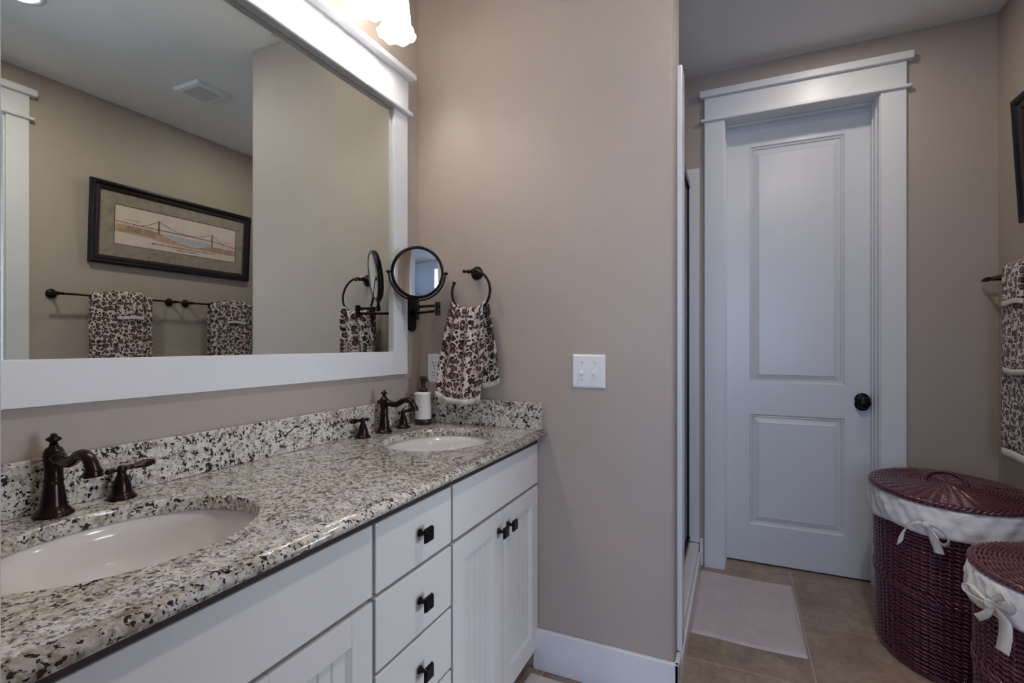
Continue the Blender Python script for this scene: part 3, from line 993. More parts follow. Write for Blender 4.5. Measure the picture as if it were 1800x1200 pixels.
# recessed ceiling lights
def can(x, y, label, power):
    r = thing('recessed_light', label, 'ceiling light', (x, y, ZC), 'recessed ceiling lights')
    link('trim_ring', MB().lathe([(0.058, -0.001), (0.060, -0.004), (0.078, -0.004), (0.080, 0.0), (0.058, 0.0), (0.058, -0.001)], (x, y, ZC), seg=40, cap=False), M_PLAST, r)
    link('lens', MB().lathe([(0.0, -0.0025), (0.056, -0.002), (0.058, -0.0005), (0.0, -0.0002)], (x, y, ZC), seg=32, cap=False), M_CANBULB, r)
    l = area_light('can_lamp', (x, y, ZC - 0.008), (x, y, 0), 0.10, 0.10, power, (1.0, 0.90, 0.79), 'DISK')
    return r
can(0.33, 1.05, 'recessed round ceiling light nearest the camera, above the doorway side of the room', 10)
can(0.41, 2.43, 'recessed round ceiling light in front of the closed white door', 3.5)

# exhaust vent
vx0, vx1, vy0, vy1 = 0.316, 0.548, 1.80, 2.01
r = thing('exhaust_vent', 'white louvred exhaust fan grille on the ceiling', 'vent', ((vx0 + vx1) / 2, (vy0 + vy1) / 2, ZC))
f = MB()
q0 = [(vx0, vy0, ZC - 0.001), (vx1, vy0, ZC - 0.001), (vx1, vy1, ZC - 0.001), (vx0, vy1, ZC - 0.001)]
q1 = [(vx0 + 0.012, vy0 + 0.012, ZC - 0.016), (vx1 - 0.012, vy0 + 0.012, ZC - 0.016), (vx1 - 0.012, vy1 - 0.012, ZC - 0.016), (vx0 + 0.012, vy1 - 0.012, ZC - 0.016)]
q2 = [(vx0 + 0.034, vy0 + 0.034, ZC - 0.018), (vx1 - 0.034, vy0 + 0.034, ZC - 0.018), (vx1 - 0.034, vy1 - 0.034, ZC - 0.018), (vx0 + 0.034, vy1 - 0.034, ZC - 0.018)]
q3 = [(x, y, ZC - 0.004) for x, y, _ in q2]
for A, B in ((q0, q1), (q1, q2), (q2, q3)):
    for t in range(4):
        u = (t + 1) % 4
        f.poly([A[t], A[u], B[u], B[t]])
bmesh.ops.remove_doubles(f.bm, verts=f.bm.verts[:], dist=1e-6)
link('frame', f, M_PLAST, r)
g = MB()
for i in range(14):
    x = vx0 + 0.040 + i * 0.0117
    g.box(x - 0.0026, x + 0.0026, vy0 + 0.033, vy1 - 0.033, ZC - 0.017, ZC - 0.008)
link('louvres', g, M_PLAST, r)
link('dark_cavity', MB().box(vx0 + 0.033, vx1 - 0.033, vy0 + 0.033, vy1 - 0.033, ZC - 0.005, ZC - 0.003), simple('vent_cavity', (0.03, 0.03, 0.03), 0.9), r)

# ------------------------------------------------------------------ wall-mounted round magnifying mirror
r = thing('magnifying_mirror', 'round black swing-arm magnifying mirror on the wall beside the big mirror', 'mirror', (XM, 1.693, 1.345))
pl = MB()
b = bmesh.new()
ring = []
for k in range(32):
    a = 2 * PI * k / 32
    ring.append((0.027 * math.cos(a), 0.027 * math.sin(a) + (0.058 if math.sin(a) >= 0 else -0.058)))
for x, s in ((XM, 1.0), (XM + 0.008, 1.0), (XM + 0.011, 0.90)):
    pass
layers = [[b.verts.new((x, 1.693 + p * s, 1.362 + q * (1 if s == 1 else 0.96))) for p, q in ring] for x, s in ((XM + 0.0005, 1.0), (XM + 0.009, 1.0), (XM + 0.012, 0.88))]
for A, B in zip(layers, layers[1:]):
    for i in range(32):
        j = (i + 1) % 32
        b.faces.new([A[i], A[j], B[j], B[i]])
b.faces.new(layers[0][::-1])
b.faces.new(layers[-1])
pl.merge(b)
link('wall_plate', pl, M_BLACK, r)
E3 = Vector((-1.030, 1.586, 1.36))
PV = Vector((-1.128, 1.595, 1.370))
K3 = Vector((-1.196, 1.686, 1.352))
a = MB()
a.lathe([(0.0, -0.026), (0.010, -0.026), (0.0105, -0.02), (0.0105, 0.02), (0.010, 0.026), (0.0, 0.026)], K3, seg=20)
a.box(XM + 0.010, K3.x, K3.y - 0.008, K3.y + 0.008, K3.z - 0.012, K3.z + 0.012, 0.002)
a.tube([K3, Vector((E3.x, E3.y, 1.351))], 0.0052, 12)
link('lower_arm', a, M_BLACK, r)
a = MB()
a.lathe([(0.0, -0.026), (0.0105, -0.026), (0.011, -0.024), (0.011, -0.002), (0.0095, 0.0), (0.011, 0.002), (0.011, 0.022), (0.0105, 0.024), (0.0, 0.024)], E3, seg=20)
a.tube([Vector((E3.x, E3.y, 1.371)), PV], 0.0056, 12)
a.lathe([(0.0, -0.012), (0.0085, -0.012), (0.009, -0.008), (0.009, 0.006), (0.006, 0.012), (0.0055, 0.022), (0.004, 0.030)], PV, seg=18)
link('upper_arm', a, M_BLACK, r)
DC = Vector((-1.1215, 1.586, 1.501))
az, dip = math.radians(-50), 0.13
nrm = Vector((math.cos(az) * math.cos(dip), math.sin(az) * math.cos(dip), -math.sin(dip)))
hor = Vector((-math.sin(az), math.cos(az), 0))
upv = nrm.cross(hor)
if upv.z < 0:
    upv = -upv
MD = Matrix((( hor.x, upv.x, nrm.x, DC.x), (hor.y, upv.y, nrm.y, DC.y), (hor.z, upv.z, nrm.z, DC.z), (0, 0, 0, 1)))
y_ = MB()
pts = []
for k in range(33):
    a_ = -PI * k / 32
    pts.append(DC + hor * (0.1075 * math.cos(a_)) + upv * (0.1075 * math.sin(a_)))
y_.tube(pts, 0.0035, 8)
for s in (-1, 1):
    y_.ball(DC + hor * (0.111 * s), 0.007, sub=2)
    y_.tube([DC + hor * (0.098 * s), DC + hor * (0.112 * s)], 0.004, 10)
link('yoke', y_, M_BLACK, r)
fr = MB()
b = bmesh.new()
prof = [(0.089, 0.010), (0.092, 0.0115), (0.097, 0.011), (0.1005, 0.008), (0.1015, 0.0), (0.1005, -0.008), (0.097, -0.011), (0.092, -0.0115), (0.089, -0.010)]
rings = [[b.verts.new((q * math.cos(2 * PI * i / 64), q * math.sin(2 * PI * i / 64), h)) for i in range(64)] for q, h in prof]
for A, B in zip(rings, rings[1:]):
    for i in range(64):
        j = (i + 1) % 64
        f = b.faces.new([A[i], A[j], B[j], B[i]])
        f.smooth = True
fr.merge(b, None, MD)
link('rim', fr, M_BLACK, r)
gl = MB()
b = bmesh.new()
RC = 0.42
rings = []
for i in range(0, 17):
    q = 0.0915 * i / 16
    h = 0.0095 - (math.sqrt(RC * RC - q * q) - math.sqrt(RC * RC - 0.0915 ** 2))
    rings.append([b.verts.new((0, 0, h))] if i == 0 else [b.verts.new((q * math.cos(2 * PI * j / 64), q * math.sin(2 * PI * j / 64), h)) for j in range(64)])
for A, B in zip(rings, rings[1:]):
    for i in range(64):
        j = (i + 1) % 64
        f = b.faces.new([A[0], B[i], B[j]] if len(A) == 1 else [A[i], B[i], B[j], A[j]])
        f.smooth = True
gl.merge(b, None, MD)
g_ = link('magnifying_glass', gl, M_MIRROR2, r)
gl = MB().lathe([(0.0, -0.0102), (0.0915, -0.0100), (0.0915, -0.0080), (0.0, -0.0080)], seg=64)
gl.bm.transform(MD)
for f in gl.bm.faces:
    f.smooth = False
link('plain_glass', gl, M_MIRROR2, r)

# ------------------------------------------------------------------ towel ring and hand towel
r = thing('towel_ring', 'black open towel ring on the partition holding a leopard hand towel', 'towel ring', (-0.947, P0, 1.43))
RZ, RX, RYp = 1.430, -0.942, 1.685
b = MB().lathe([(0.0, 0), (0.026, 0.0), (0.027, 0.004), (0.024, 0.008), (0.018, 0.013), (0.010, 0.017), (0.007, 0.024), (0.0065, 0.058)], (-0.947, P0 - 0.0005, 1.509), (0, -1, 0), 28)
link('rosette', b, M_BLACK, r)
b = MB()
b.lathe([(0.0, 0.0), (0.005, 0.003), (0.0072, 0.009), (0.005, 0.015), (0.0035, 0.018), (0.006, 0.023), (0.0085, 0.029), (0.006, 0.036), (0.0045, 0.040), (0.007, 0.047), (0.006, 0.054)], (-0.980, RYp, 1.510), (1, 0, -0.08), 18)
link('finial', b, M_BLACK, r)
pts = []
for k in range(61):
    a_ = math.radians(88 - (88 + 205) * k / 60)
    pts.append((RX + 0.084 * math.cos(a_), RYp + 0.004 * math.sin(a_), RZ + 0.084 * math.sin(a_)))
b = MB().tube(pts, 0.0048, 12)
b.ball(pts[-1], 0.0075)
link('ring', b, M_BLACK, r)

def hand_towel():
    b = MB()
    nu, nv = 61, 70
    P, U = [], []
    Lf, Lb = 0.375, 0.315
    for j in range(nv):
        t = j / (nv - 1)
        s = -Lf + t * (Lf + Lb)
        row, ur = [], []
        front = s < 0
        d = abs(s)
        for i in range(nu):
            u = -1 + 2 * i / (nu - 1)
            # half-width along the length
            if front:
                f = min(1.0, d / Lf)
                hw = 0.074 + 0.026 * min(1, f * 1.5)
                cx = -0.946 - 0.040 * f ** 0.9
            else:
                f = min(1.0, d / Lb)
                hw = 0.074 + 0.016 * min(1, f * 1.5)
                cx = -0.946 + 0.026 * f
            fold = 0.0095 * math.cos(u * 9.0 + 0.6) * (1 - 0.55 * f) + 0.004 * math.sin(u * 17 + 1.0) * (1 - 0.5 * f)
            x = cx + u * hw
            zt = RZ - math.sqrt(max(0.0, 0.084 ** 2 - min(0.082, abs(u * 0.078)) ** 2)) * 0.45 - 0.036 + 0.0075
            k = 0.018
            if d < k:
                a_ = d / k * PI / 2
                yy = 0.020 * math.sin(a_) * (-1 if front else 1)
                z = zt - 0.014 * (1 - math.cos(a_))
            else:
                yy = (0.020 + (0.006 if front else 0.004) * f) * (-1 if front else 1)
                z = zt - 0.014 - (d - k)
            if front and f > 0.5:
                z += -0.006 * u * f
            yy += fold * (0.6 if d < k else 1.0) * (1.0 if front else 0.6)
            row.append((x, RYp + 0.002 + yy, z))
            ur.append((u * 0.115, s))
        P.append(row)
        U.append(ur)
    n1 = 2
    b.grid(P[n1:-n1], M_LEO, [q for q in U[n1:-n1]], thick=0.005)
    bb = MB()
    bb.grid(P[:n1 + 1], M_BAND, U[:n1 + 1], thick=0.007)
    bb.grid(P[-n1 - 1:], M_BAND, U[-n1 - 1:], thick=0.007)
    t = link('hand_towel', b, None)
    tag(t, 'leopard print hand towel draped through the black ring on the partition', 'towel', 'leopard print towels')
    ORG[t.name] = Vector(t.location)
    link('border', bb, None, t)['label'] = 'plain white border'
hand_towel()

# ------------------------------------------------------------------ outlet and light switch
r = thing('outlet', 'white duplex wall outlet partly behind the leopard hand towel', 'outlet', (-1.147, P0, 1.124))
def plate(mb, x0, x1, z0, z1):
    y = P0
    A = [(x0, y - 0.0005, z0), (x1, y - 0.0005, z0), (x1, y - 0.0005, z1), (x0, y - 0.0005, z1)]
    k1, k2 = 0.0015, 0.007
    B = [(x0 + k1, y - 0.004, z0 + k1), (x1 - k1, y - 0.004, z0 + k1), (x1 - k1, y - 0.004, z1 - k1), (x0 + k1, y - 0.004, z1 - k1)]
    D_ = [(x0 + k2, y - 0.0065, z0 + k2), (x1 - k2, y - 0.0065, z0 + k2), (x1 - k2, y - 0.0065, z1 - k2), (x0 + k2, y - 0.0065, z1 - k2)]
    for Q, R_ in ((A, B), (B, D_)):
        for t in range(4):
            u = (t + 1) % 4
            mb.poly([Q[t], Q[u], R_[u], R_[t]])
    mb.poly(D_)
    bmesh.ops.remove_doubles(mb.bm, verts=mb.bm.verts[:], dist=1e-6)
    return mb
link('cover_plate', plate(MB(), -1.182, -1.112, 1.064, 1.184), M_PLAST, r)
for z in (1.1445, 1.1035):
    q = MB().lathe([(0.0165, 0.0), (0.0165, 0.0015), (0.0155, 0.0022), (0.0, 0.0022)], (-1.147, P0 - 0.0064, z), (0, -1, 0), 28, sy=0.88)
    rc = link('receptacle', q, M_PLAST, r)
    sl = MB()
    sl.box(-1.1535, -1.1515, P0 - 0.0092, P0 - 0.0085, z + 0.000, z + 0.008)
    sl.box(-1.1425, -1.1405, P0 - 0.0092, P0 - 0.0085, z + 0.001, z + 0.007)
    sl.lathe([(0.0026, 0), (0.0026, 0.0007), (0.0, 0.0007)], (-1.147, P0 - 0.0085, z - 0.007), (0, -1, 0), 12)
    link('slots', sl, M_DARK, rc)
link('screw', MB().lathe([(0.003, 0.0), (0.0026, 0.001), (0.0, 0.0012)], (-1.147, P0 - 0.0064, 1.124), (0, -1, 0), 12), M_CHROME, r)
r = thing('light_switch', 'white double toggle switch plate on the tan partition wall', 'light switch', (-0.488, P0, 1.127))
link('cover_plate', plate(MB(), -0.549, -0.427, 1.066, 1.188), M_PLAST, r)
for x in (-0.5115, -0.4645):
    q = MB()
    q.box(x - 0.0055, x + 0.0055, P0 - 0.0075, P0 - 0.006, 1.112, 1.138, 0.0006)
    M_ = Matrix.Translation((x, P0 - 0.006, 1.126)) @ Matrix.Rotation(math.radians(28), 4, 'X')
    q.box(-0.0040, 0.0040, -0.021, 0.0, -0.0055, 0.0055, 0.0015, M=M_)
    link('toggle', q, M_PLAST, r)
    for z in (1.158, 1.096):
        link('screw', MB().lathe([(0.0028, 0.0), (0.0024, 0.001), (0.0, 0.0012)], (x, P0 - 0.0064, z), (0, -1, 0), 12), M_CHROME, r)

# ------------------------------------------------------------------ towel bars on the right wall
BX, BZ = 1.004, 1.510
def towel_bar(ya, yb, label):
    r = thing('towel_bar', label, 'towel bar', (XW, (ya + yb) / 2, BZ), 'black towel bars on the right wall')
    link('bar', MB().tube([(BX, ya - 0.004, BZ), (BX, yb + 0.004, BZ)], 0.0062, 16), M_BLACK, r)
    for y, sg in ((ya, -1), (yb, 1)):
        p = MB().lathe([(0.0, 0), (0.026, 0.0), (0.027, 0.004), (0.024, 0.009), (0.018, 0.014), (0.010, 0.018), (0.0075, 0.026), (0.007, 0.066)], (XW - 0.0005, y, BZ), (-1, 0, 0), 28)
        p.lathe([(0.0065, -0.030), (0.009, -0.024), (0.0065, -0.018), (0.0075, -0.012), (0.0105, -0.004), (0.0105, 0.004), (0.0075, 0.012), (0.006, 0.016), (0.0085, 0.023), (0.006, 0.030), (0.0045, 0.033), (0.0065, 0.039), (0.005, 0.045), (0.0, 0.048)], (BX, y, BZ), (0, sg, 0), 18)
        link('post', p, M_BLACK, r)
towel_bar(1.462, 2.098, 'black towel bar on the right wall nearer the doorway')
towel_bar(2.206, 2.846, 'black towel bar on the right wall nearer the closed door')

def draped(name, yc, w, rr, zf, zb, label, edge=0.018, seed=0, nfold=2):
    """towel folded over a bar: yc centre, w width, rr distance of the sheet from bar axis, zf / zb lower ends"""
    rnd = random.Random(seed)
    ph = [rnd.uniform(0, 6.28) for _ in range(4)]
    Lf, Lb = BZ - zf, BZ - zb
    arc = PI * rr
    tot = Lf + arc + Lb
    nu, nv = 31, 76
    P, U = [], []
    th = 0.007
    for j in range(nv):
        s = tot * j / (nv - 1)
        row, ur = [], []
        for i in range(nu):
            u = -1 + 2 * i / (nu - 1)
            y = yc + u * w / 2
            hang = 0.0
            if s < Lf:
                hang = (Lf - s) / max(Lf, 1e-6)
                x, z = BX - rr, BZ - (Lf - s)
            elif s < Lf + arc:
                a_ = (s - Lf) / rr
                x, z = BX - rr * math.cos(a_), BZ + rr * math.sin(a_)
            else:
                hang = (s - Lf - arc) / max(Lb, 1e-6)
                x, z = BX + rr, BZ - (s - Lf - arc)
            wv = 0.0022 * math.sin(u * PI * nfold + ph[0]) * min(1, hang * 3) + 0.0012 * math.sin(u * 9 + ph[1] + z * 9)
            if s < Lf:
                x -= abs(wv) + 0.0005
            elif s >= Lf + arc:
                x += abs(wv) * 0.3
            y += 0.003 * math.sin(z * 14 + ph[2]) * hang
            z -= 0.003 * math.sin(u * 3 + ph[3]) * (1 if hang else 0)
            # softly rounded side edges
            row.append((x, y, z))
            ur.append((y + seed * 0.37, s + seed * 0.21))
        P.append(row)
        U.append(ur)
    n1 = max(1, round(edge / tot * (nv - 1)))
    b = MB()
    b.grid(P[n1:nv - n1], M_LEO, U[n1:nv - n1], thick=-th)
    bb = MB()
    bb.grid(P[:n1 + 1], M_BAND, U[:n1 + 1], thick=-th - 0.002)
    bb.grid(P[nv - n1 - 1:], M_BAND, U[nv - n1 - 1:], thick=-th - 0.002)
    t = link(name, b)
    tag(t, label, 'towel', 'leopard print towels')
    link('border', bb, None, t)['label'] = 'plain cream border'
    return t
for yc, side, k in ((1.780, 'the bar nearer the doorway', 0), (2.497, 'the bar nearer the closed door', 10)):
    draped('bath_towel', yc, 0.325, 0.0130, 0.765, 0.80, 'long leopard bath towel hanging lowest on ' + side, 0.030, 1 + k, 2)
    draped('hand_towel', yc + 0.012, 0.215, 0.0240, 1.108 if k else 1.160, 1.14, 'mid-length leopard hand towel layered over the bath towel on ' + side, 0.024, 2 + k, 2)
    draped('washcloth', yc + 0.028, 0.145, 0.0350, 1.378, 1.39, 'small leopard washcloth folded on top of the towels on ' + side, 0.017, 3 + k, 1)

# ------------------------------------------------------------------ framed bridge picture leaning off the right wall
PY0, PY1, PZ0, PZ1 = 1.630, 2.684, 1.716, 2.216
pr_ = thing('framed_picture', 'wide black framed print of a red suspension bridge on the right wall', 'picture', (XW, (PY0 + PY1) / 2, PZ0))
tilt = math.radians(3.0)
hgt = (PZ1 - PZ0) / math.cos(tilt)
wid = PY1 - PY0
# local frame: a = along y (0..wid), h = up (0..hgt), d = out of the wall
def PL(a, h, d):
    return (XW - 0.004 - d * math.cos(tilt) - h * math.sin(tilt), PY0 + a, PZ0 + h * math.cos(tilt) - d * math.sin(tilt) + 0.001)
def prect(mb, a0, a1, h0, h1, d, mat=None):
    return mb.poly([PL(a0, h0, d), PL(a1, h0, d), PL(a1, h1, d), PL(a0, h1, d)], mat)
def ploop(mb, prof, mat=None):
    loops = [[PL(k, k, d), PL(wid - k, k, d), PL(wid - k, hgt - k, d), PL(k, hgt - k, d)] for k, d in prof]
    for A, B in zip(loops, loops[1:]):
        for t in range(4):
            u = (t + 1) % 4
            mb.poly([A[t], A[u], B[u], B[t]], mat)
f = MB()
ploop(f, [(0, 0), (0, 0.022), (0.004, 0.028), (0.012, 0.030), (0.022, 0.027), (0.028, 0.021), (0.030, 0.018)], M_FRAME)
ploop(f, [(0.030, 0.018), (0.034, 0.020), (0.048, 0.017), (0.053, 0.012), (0.053, 0.004)], M_FRAMEIN)
prect(f, 0, wid, 0, hgt, 0.0, M_FRAME)
link('frame', f, None, pr_)
mat_b = simple('mat_board_olive', (0.33, 0.27, 0.22), 0.9, var=0.22, var_scale=28)
mb_ = MB()
ax0, ax1, ah0, ah1 = 0.131, wid - 0.112, 0.130, hgt - 0.122
for q in ((0.05, ax0, 0.05, hgt - 0.05), (ax1, wid - 0.05, 0.05, hgt - 0.05), (ax0, ax1, 0.05, ah0), (ax0, ax1, ah1, hgt - 0.05)):
    prect(mb_, *q, 0.0075)
link('mat_board', mb_, mat_b, pr_)
e = MB()
for q in ((ax0, ax0 + 0.004, ah0, ah1), (ax1 - 0.004, ax1, ah0, ah1), (ax0, ax1, ah0, ah0 + 0.004), (ax0, ax1, ah1 - 0.004, ah1)):
    prect(e, *q, 0.0072)
link('inner_mat_edge', e, simple('mat_edge_rust', (0.17, 0.06, 0.045), 0.8), pr_)
pw, ph_ = ax1 - ax0, ah1 - ah0
M_PAPER = simple('print_paper', (0.78, 0.62, 0.57), 0.9, var=0.06, var_scale=14)
M_HILL = simple('print_hill', (0.55, 0.35, 0.25), 0.9, var=0.22, var_scale=30)
M_HILL2 = simple('print_far_hill', (0.50, 0.28, 0.23), 0.9, var=0.22, var_scale=30)
M_WATER = simple('print_water', (0.52, 0.52, 0.57), 0.9, var=0.12, var_scale=40)
M_RED = simple('print_red_ink', (0.24, 0.055, 0.055), 0.9, var=0.1)
M_GREY = simple('print_grey_ink', (0.13, 0.085, 0.08), 0.9, var=0.1)
art = MB()
prect(art, ax0, ax1, ah0, ah1, 0.0055, M_PAPER)
def apt(u, v):           # u from the near end (0..1), v up
    return ax0 + u * pw, ah0 + v * ph_
def apoly(pts, d, m):
    art.poly([PL(*apt(u, v), d) for u, v in pts], m)
def aline(p, q, w, m, d=0.0064):
    (u0, v0), (u1, v1) = p, q
    a0, h0 = apt(u0, v0)
    a1, h1 = apt(u1, v1)
    L_ = math.hypot(a1 - a0, h1 - h0)
    nx, ny = -(h1 - h0) / L_ * w / 2, (a1 - a0) / L_ * w / 2
    art.poly([PL(a0 + nx, h0 + ny, d), PL(a1 + nx, h1 + ny, d), PL(a1 - nx, h1 - ny, d), PL(a0 - nx, h0 - ny, d)], m)
apoly([(0.33, 0.46), (0.45, 0.47), (0.62, 0.44), (0.78, 0.43), (0.78, 0.36), (0.66, 0.30), (0.56, 0.29), (0.46, 0.35)], 0.0058, M_WATER)
apoly([(0.0, 0.50), (0.08, 0.53), (0.18, 0.52), (0.27, 0.50), (0.33, 0.46), (0.42, 0.36), (0.54, 0.27), (0.66, 0.25), (0.60, 0.20), (0.40, 0.23), (0.20, 0.30), (0.0, 0.33)], 0.0060, M_HILL)
apoly([(0.60, 0.22), (0.68, 0.29), (0.77, 0.36), (0.88, 0.36), (1.0, 0.35), (1.0, 0.20), (0.85, 0.20)], 0.0061, M_HILL2)
aline((0.0, 0.585), (0.20, 0.56), 0.0035, M_RED)
aline((0.20, 0.56), (0.78, 0.52), 0.0040, M_RED)
aline((0.78, 0.52), (1.0, 0.44), 0.0035, M_RED)
for u, v0, v1 in ((0.32, 0.44, 0.78), (0.77, 0.36, 0.71)):
    aline((u - 0.003, v0), (u - 0.003, v1), 0.0035, M_RED)
    aline((u + 0.004, v0), (u + 0.004, v1), 0.0035, M_RED)
    for k in range(5):
        vv = v0 + (v1 - v0) * (k + 0.5) / 5
        aline((u - 0.006, vv), (u + 0.007, vv), 0.003, M_RED)
def cable(p0, p1, sag, n=14):
    prev = None
    for k in range(n + 1):
        t = k / n
        q = (p0[0] + (p1[0] - p0[0]) * t, p0[1] + (p1[1] - p0[1]) * t - sag * 4 * t * (1 - t))
        if prev:
            aline(prev, q, 0.0024, M_RED)
        prev = q
cable((0.32, 0.78), (0.77, 0.71), 0.19, 18)
cable((0.19, 0.57), (0.32, 0.78), 0.03, 8)
cable((0.77, 0.71), (0.89, 0.48), 0.03, 8)
for k in range(6):
    aline((0.02 + k * 0.028, 0.52), (0.02 + k * 0.028, 0.57), 0.002, M_RED)
    aline((0.86 + k * 0.022, 0.38), (0.86 + k * 0.022, 0.47), 0.002, M_RED)
for k in range(5):
    aline((0.08, 0.49 - k * 0.028), (0.19 - 0.01 * (k % 2), 0.485 - k * 0.028), 0.002, M_GREY)
    aline((0.21, 0.47 - k * 0.028), (0.31 - 0.012 * (k % 2), 0.455 - k * 0.028), 0.002, M_GREY)
aline((0.08, 0.66), (0.18, 0.65), 0.002, M_GREY)
aline((0.88, 0.56), (0.95, 0.55), 0.002, M_GREY)
# tiny caption: strokes too small to read in the photograph
rnd = random.Random(3)
def caption(u0, u1, v, hh, words):
    span = u1 - u0
    u = u0
    tot = sum(words) + 1.0 * (len(words) - 1)
    cw = span / tot
    for w_ in words:
        for c_ in range(w_):
            for s_ in (0.15, 0.55):
                aline((u + cw * s_, v), (u + cw * s_, v + hh), 0.0018, M_GREY)
            yy = v + hh * rnd.choice((0.05, 0.5, 0.95))
            aline((u + cw * 0.1, yy), (u + cw * 0.6, yy), 0.0018, M_GREY)
            u += cw
        u += cw
caption(0.27, 0.80, 0.145, 0.035, (4, 5, 3, 11, 6, 5, 7, 4))
caption(0.47, 0.64, 0.085, 0.020, (6, 2, 4, 8, 3))
link('print', art, None, pr_)
g = MB()
prect(g, 0.052, wid - 0.052, 0.052, hgt - 0.052, 0.0090)
link('glass', g, M_GLASS, pr_)

# ------------------------------------------------------------------ wicker hampers
def ell_pt(c, a, b_, t, z):
    return Vector((c[0] + a * math.cos(t), c[1] + b_ * math.sin(t), z))
def weave_body(mb, c, a0, b0, a1, b1, z0, z1, n_st, pitch, amp, rad, bands=()):
    """twined rows: two canes per row cross between the stakes, so each row shows one slanting cane per stake"""
    rows = int((z1 - z0) / pitch)
    K = n_st * 4
    for r_ in range(rows):
        z = z0 + (r_ + 0.5) * pitch
        f = (z - z0) / (z1 - z0)
        a, b_ = a0 + (a1 - a0) * f, b0 + (b1 - b0) * f
        extra, rr, za = 0.0, rad, 0.0032
        for zb in bands:
            if abs(z - zb) < pitch * 1.1:
                extra, rr, za = 0.0045, rad * 1.2, 0.0055
        for ph in (0, PI):
            pts = []
            for k in range(K):
                t = 2 * PI * k / K
                w = t * n_st / 2 + ph
                o_ = extra + amp * math.cos(w)
                pts.append(ell_pt(c, a + o_, b_ + o_, t, z - za * math.sin(w) + 0.0015 * math.sin(t * 5 + r_ * 1.7)))
            mb.tube(pts, rr, 6, closed=True, flat=0.75)
    for s in range(n_st):
        t = 2 * PI * s / n_st
        mb.tube([ell_pt(c, a0, b0, t, z0), ell_pt(c, (a0 + a1) / 2, (b0 + b1) / 2, t, (z0 + z1) / 2), ell_pt(c, a1, b1, t, z1)], rad * 0.6, 6)
    for zz, ex in ((z0 + 0.004, 0.003), (z0 + 0.012, 0.004)):
        mb.tube([ell_pt(c, a0 + ex, b0 + ex, 2 * PI * k / 90, zz + 0.002 * math.sin(k * 2 * PI / 3)) for k in range(90)], rad * 1.1, 6, closed=True)
    ring0 = [ell_pt(c, a0 - 0.010, b0 - 0.010, 2 * PI * k / 72, z0 + 0.003) for k in range(72)]
    ring1 = [ell_pt(c, a1 - 0.010, b1 - 0.010, 2 * PI * k / 72, z1) for k in range(72)]
    for k in range(72):
        l = (k + 1) % 72
        mb.poly([ring0[k], ring0[l], ring1[l], ring1[k]]).smooth = True
    mb.poly(ring0)
def weave_lid(mb, c, a, b_, z, n_sp, pitch, rad, dome):
    rings = int(min(a, b_) / pitch)
    for r_ in range(1, rings):
        f = r_ / rings
        n_ = n_sp if f > 0.35 else n_sp // 2
        K = n_ * 4
        for ph in (0, PI):
            pts = []
            for k in range(K):
                t = 2 * PI * k / K
                w = t * n_ / 2 + ph
                o_ = 0.0024 * math.sin(w) * min(1, f * 2)
                pts.append(ell_pt(c, a * f + o_, b_ * f + o_, t, z + dome * (1 - f * f) + 0.0036 * math.cos(w) * min(1, f * 3)))
            mb.tube(pts, rad, 6, closed=True)
    for s in range(n_sp):
        t = 2 * PI * s / n_sp
        mb.tube([ell_pt(c, a * f, b_ * f, t, z + dome * (1 - f * f)) for f in (0.2 if s % 2 else 0.03, 0.35, 0.5, 0.75, 0.99)], rad * 0.7, 5)
    # twisted rim
    for p in range(3):
        pts = []
        for k in range(180):
            t = 2 * PI * k / 180
            w = t * 26 + p * 2 * PI / 3
            pts.append(ell_pt(c, a + 0.006 * math.cos(w), b_ + 0.006 * math.cos(w), t, z - 0.004 + 0.006 * math.sin(w)))
        mb.tube(pts, rad * 1.15, 6, closed=True)
    low = [ell_pt(c, a * 0.99, b_ * 0.99, 2 * PI * k / 72, z - 0.008) for k in range(72)]
    mid = [ell_pt(c, a * 0.5, b_ * 0.5, 2 * PI * k / 72, z - 0.006 + dome * 0.75) for k in range(72)]
    top = ell_pt(c, 0, 0, 0, z - 0.005 + dome)
    for k in range(72):
        l = (k + 1) % 72
        mb.poly([low[k], low[l], mid[l], mid[k]])
        mb.poly([mid[k], mid[l], top])
def liner(mb, c, a, b_, zt, zb, seed, droop=None):
    rnd = random.Random(seed)
    ph = [rnd.uniform(0, 6.28) for _ in range(6)]
    P = []
    K = 220
    prof = [(-0.012, 1.0), (-0.004, 1.03), (0.004, 1.0), (0.006, 0.9), (0.007, 0.8), (0.008, 0.7), (0.009, 0.6), (0.0095, 0.5), (0.0095, 0.4), (0.009, 0.3), (0.008, 0.2), (0.006, 0.1), (0.003, 0.0), (-0.004, 0.0)]
    for o_, f in prof:
        row = []
        for k in range(K + 1):
            t = 2 * PI * k / K
            wr = 0.0028 * math.sin(t * 11 + ph[0] + f * 5) + 0.0026 * math.sin(t * 19 + ph[1] - f * 7) + 0.0018 * math.sin(t * 33 + ph[2] + f * 9) - 0.0012 * math.cos(f * 19 + 2 * math.sin(t * 6 + ph[5]))
            wr *= 1 if 0.0 < f < 1.0 else 0.4
            zl = zb - 0.006 * math.sin(t * 3 + ph[3]) - 0.004 * math.sin(t * 7 + ph[4])
            if droop:
                zl += droop(t)
            row.append(ell_pt(c, a + o_ + wr, b_ + o_ + wr, t, zl + (zt - zl) * f))
        P.append(row)
    mb.grid(P)
    bmesh.ops.remove_doubles(mb.bm, verts=mb.bm.verts[:], dist=1e-5)
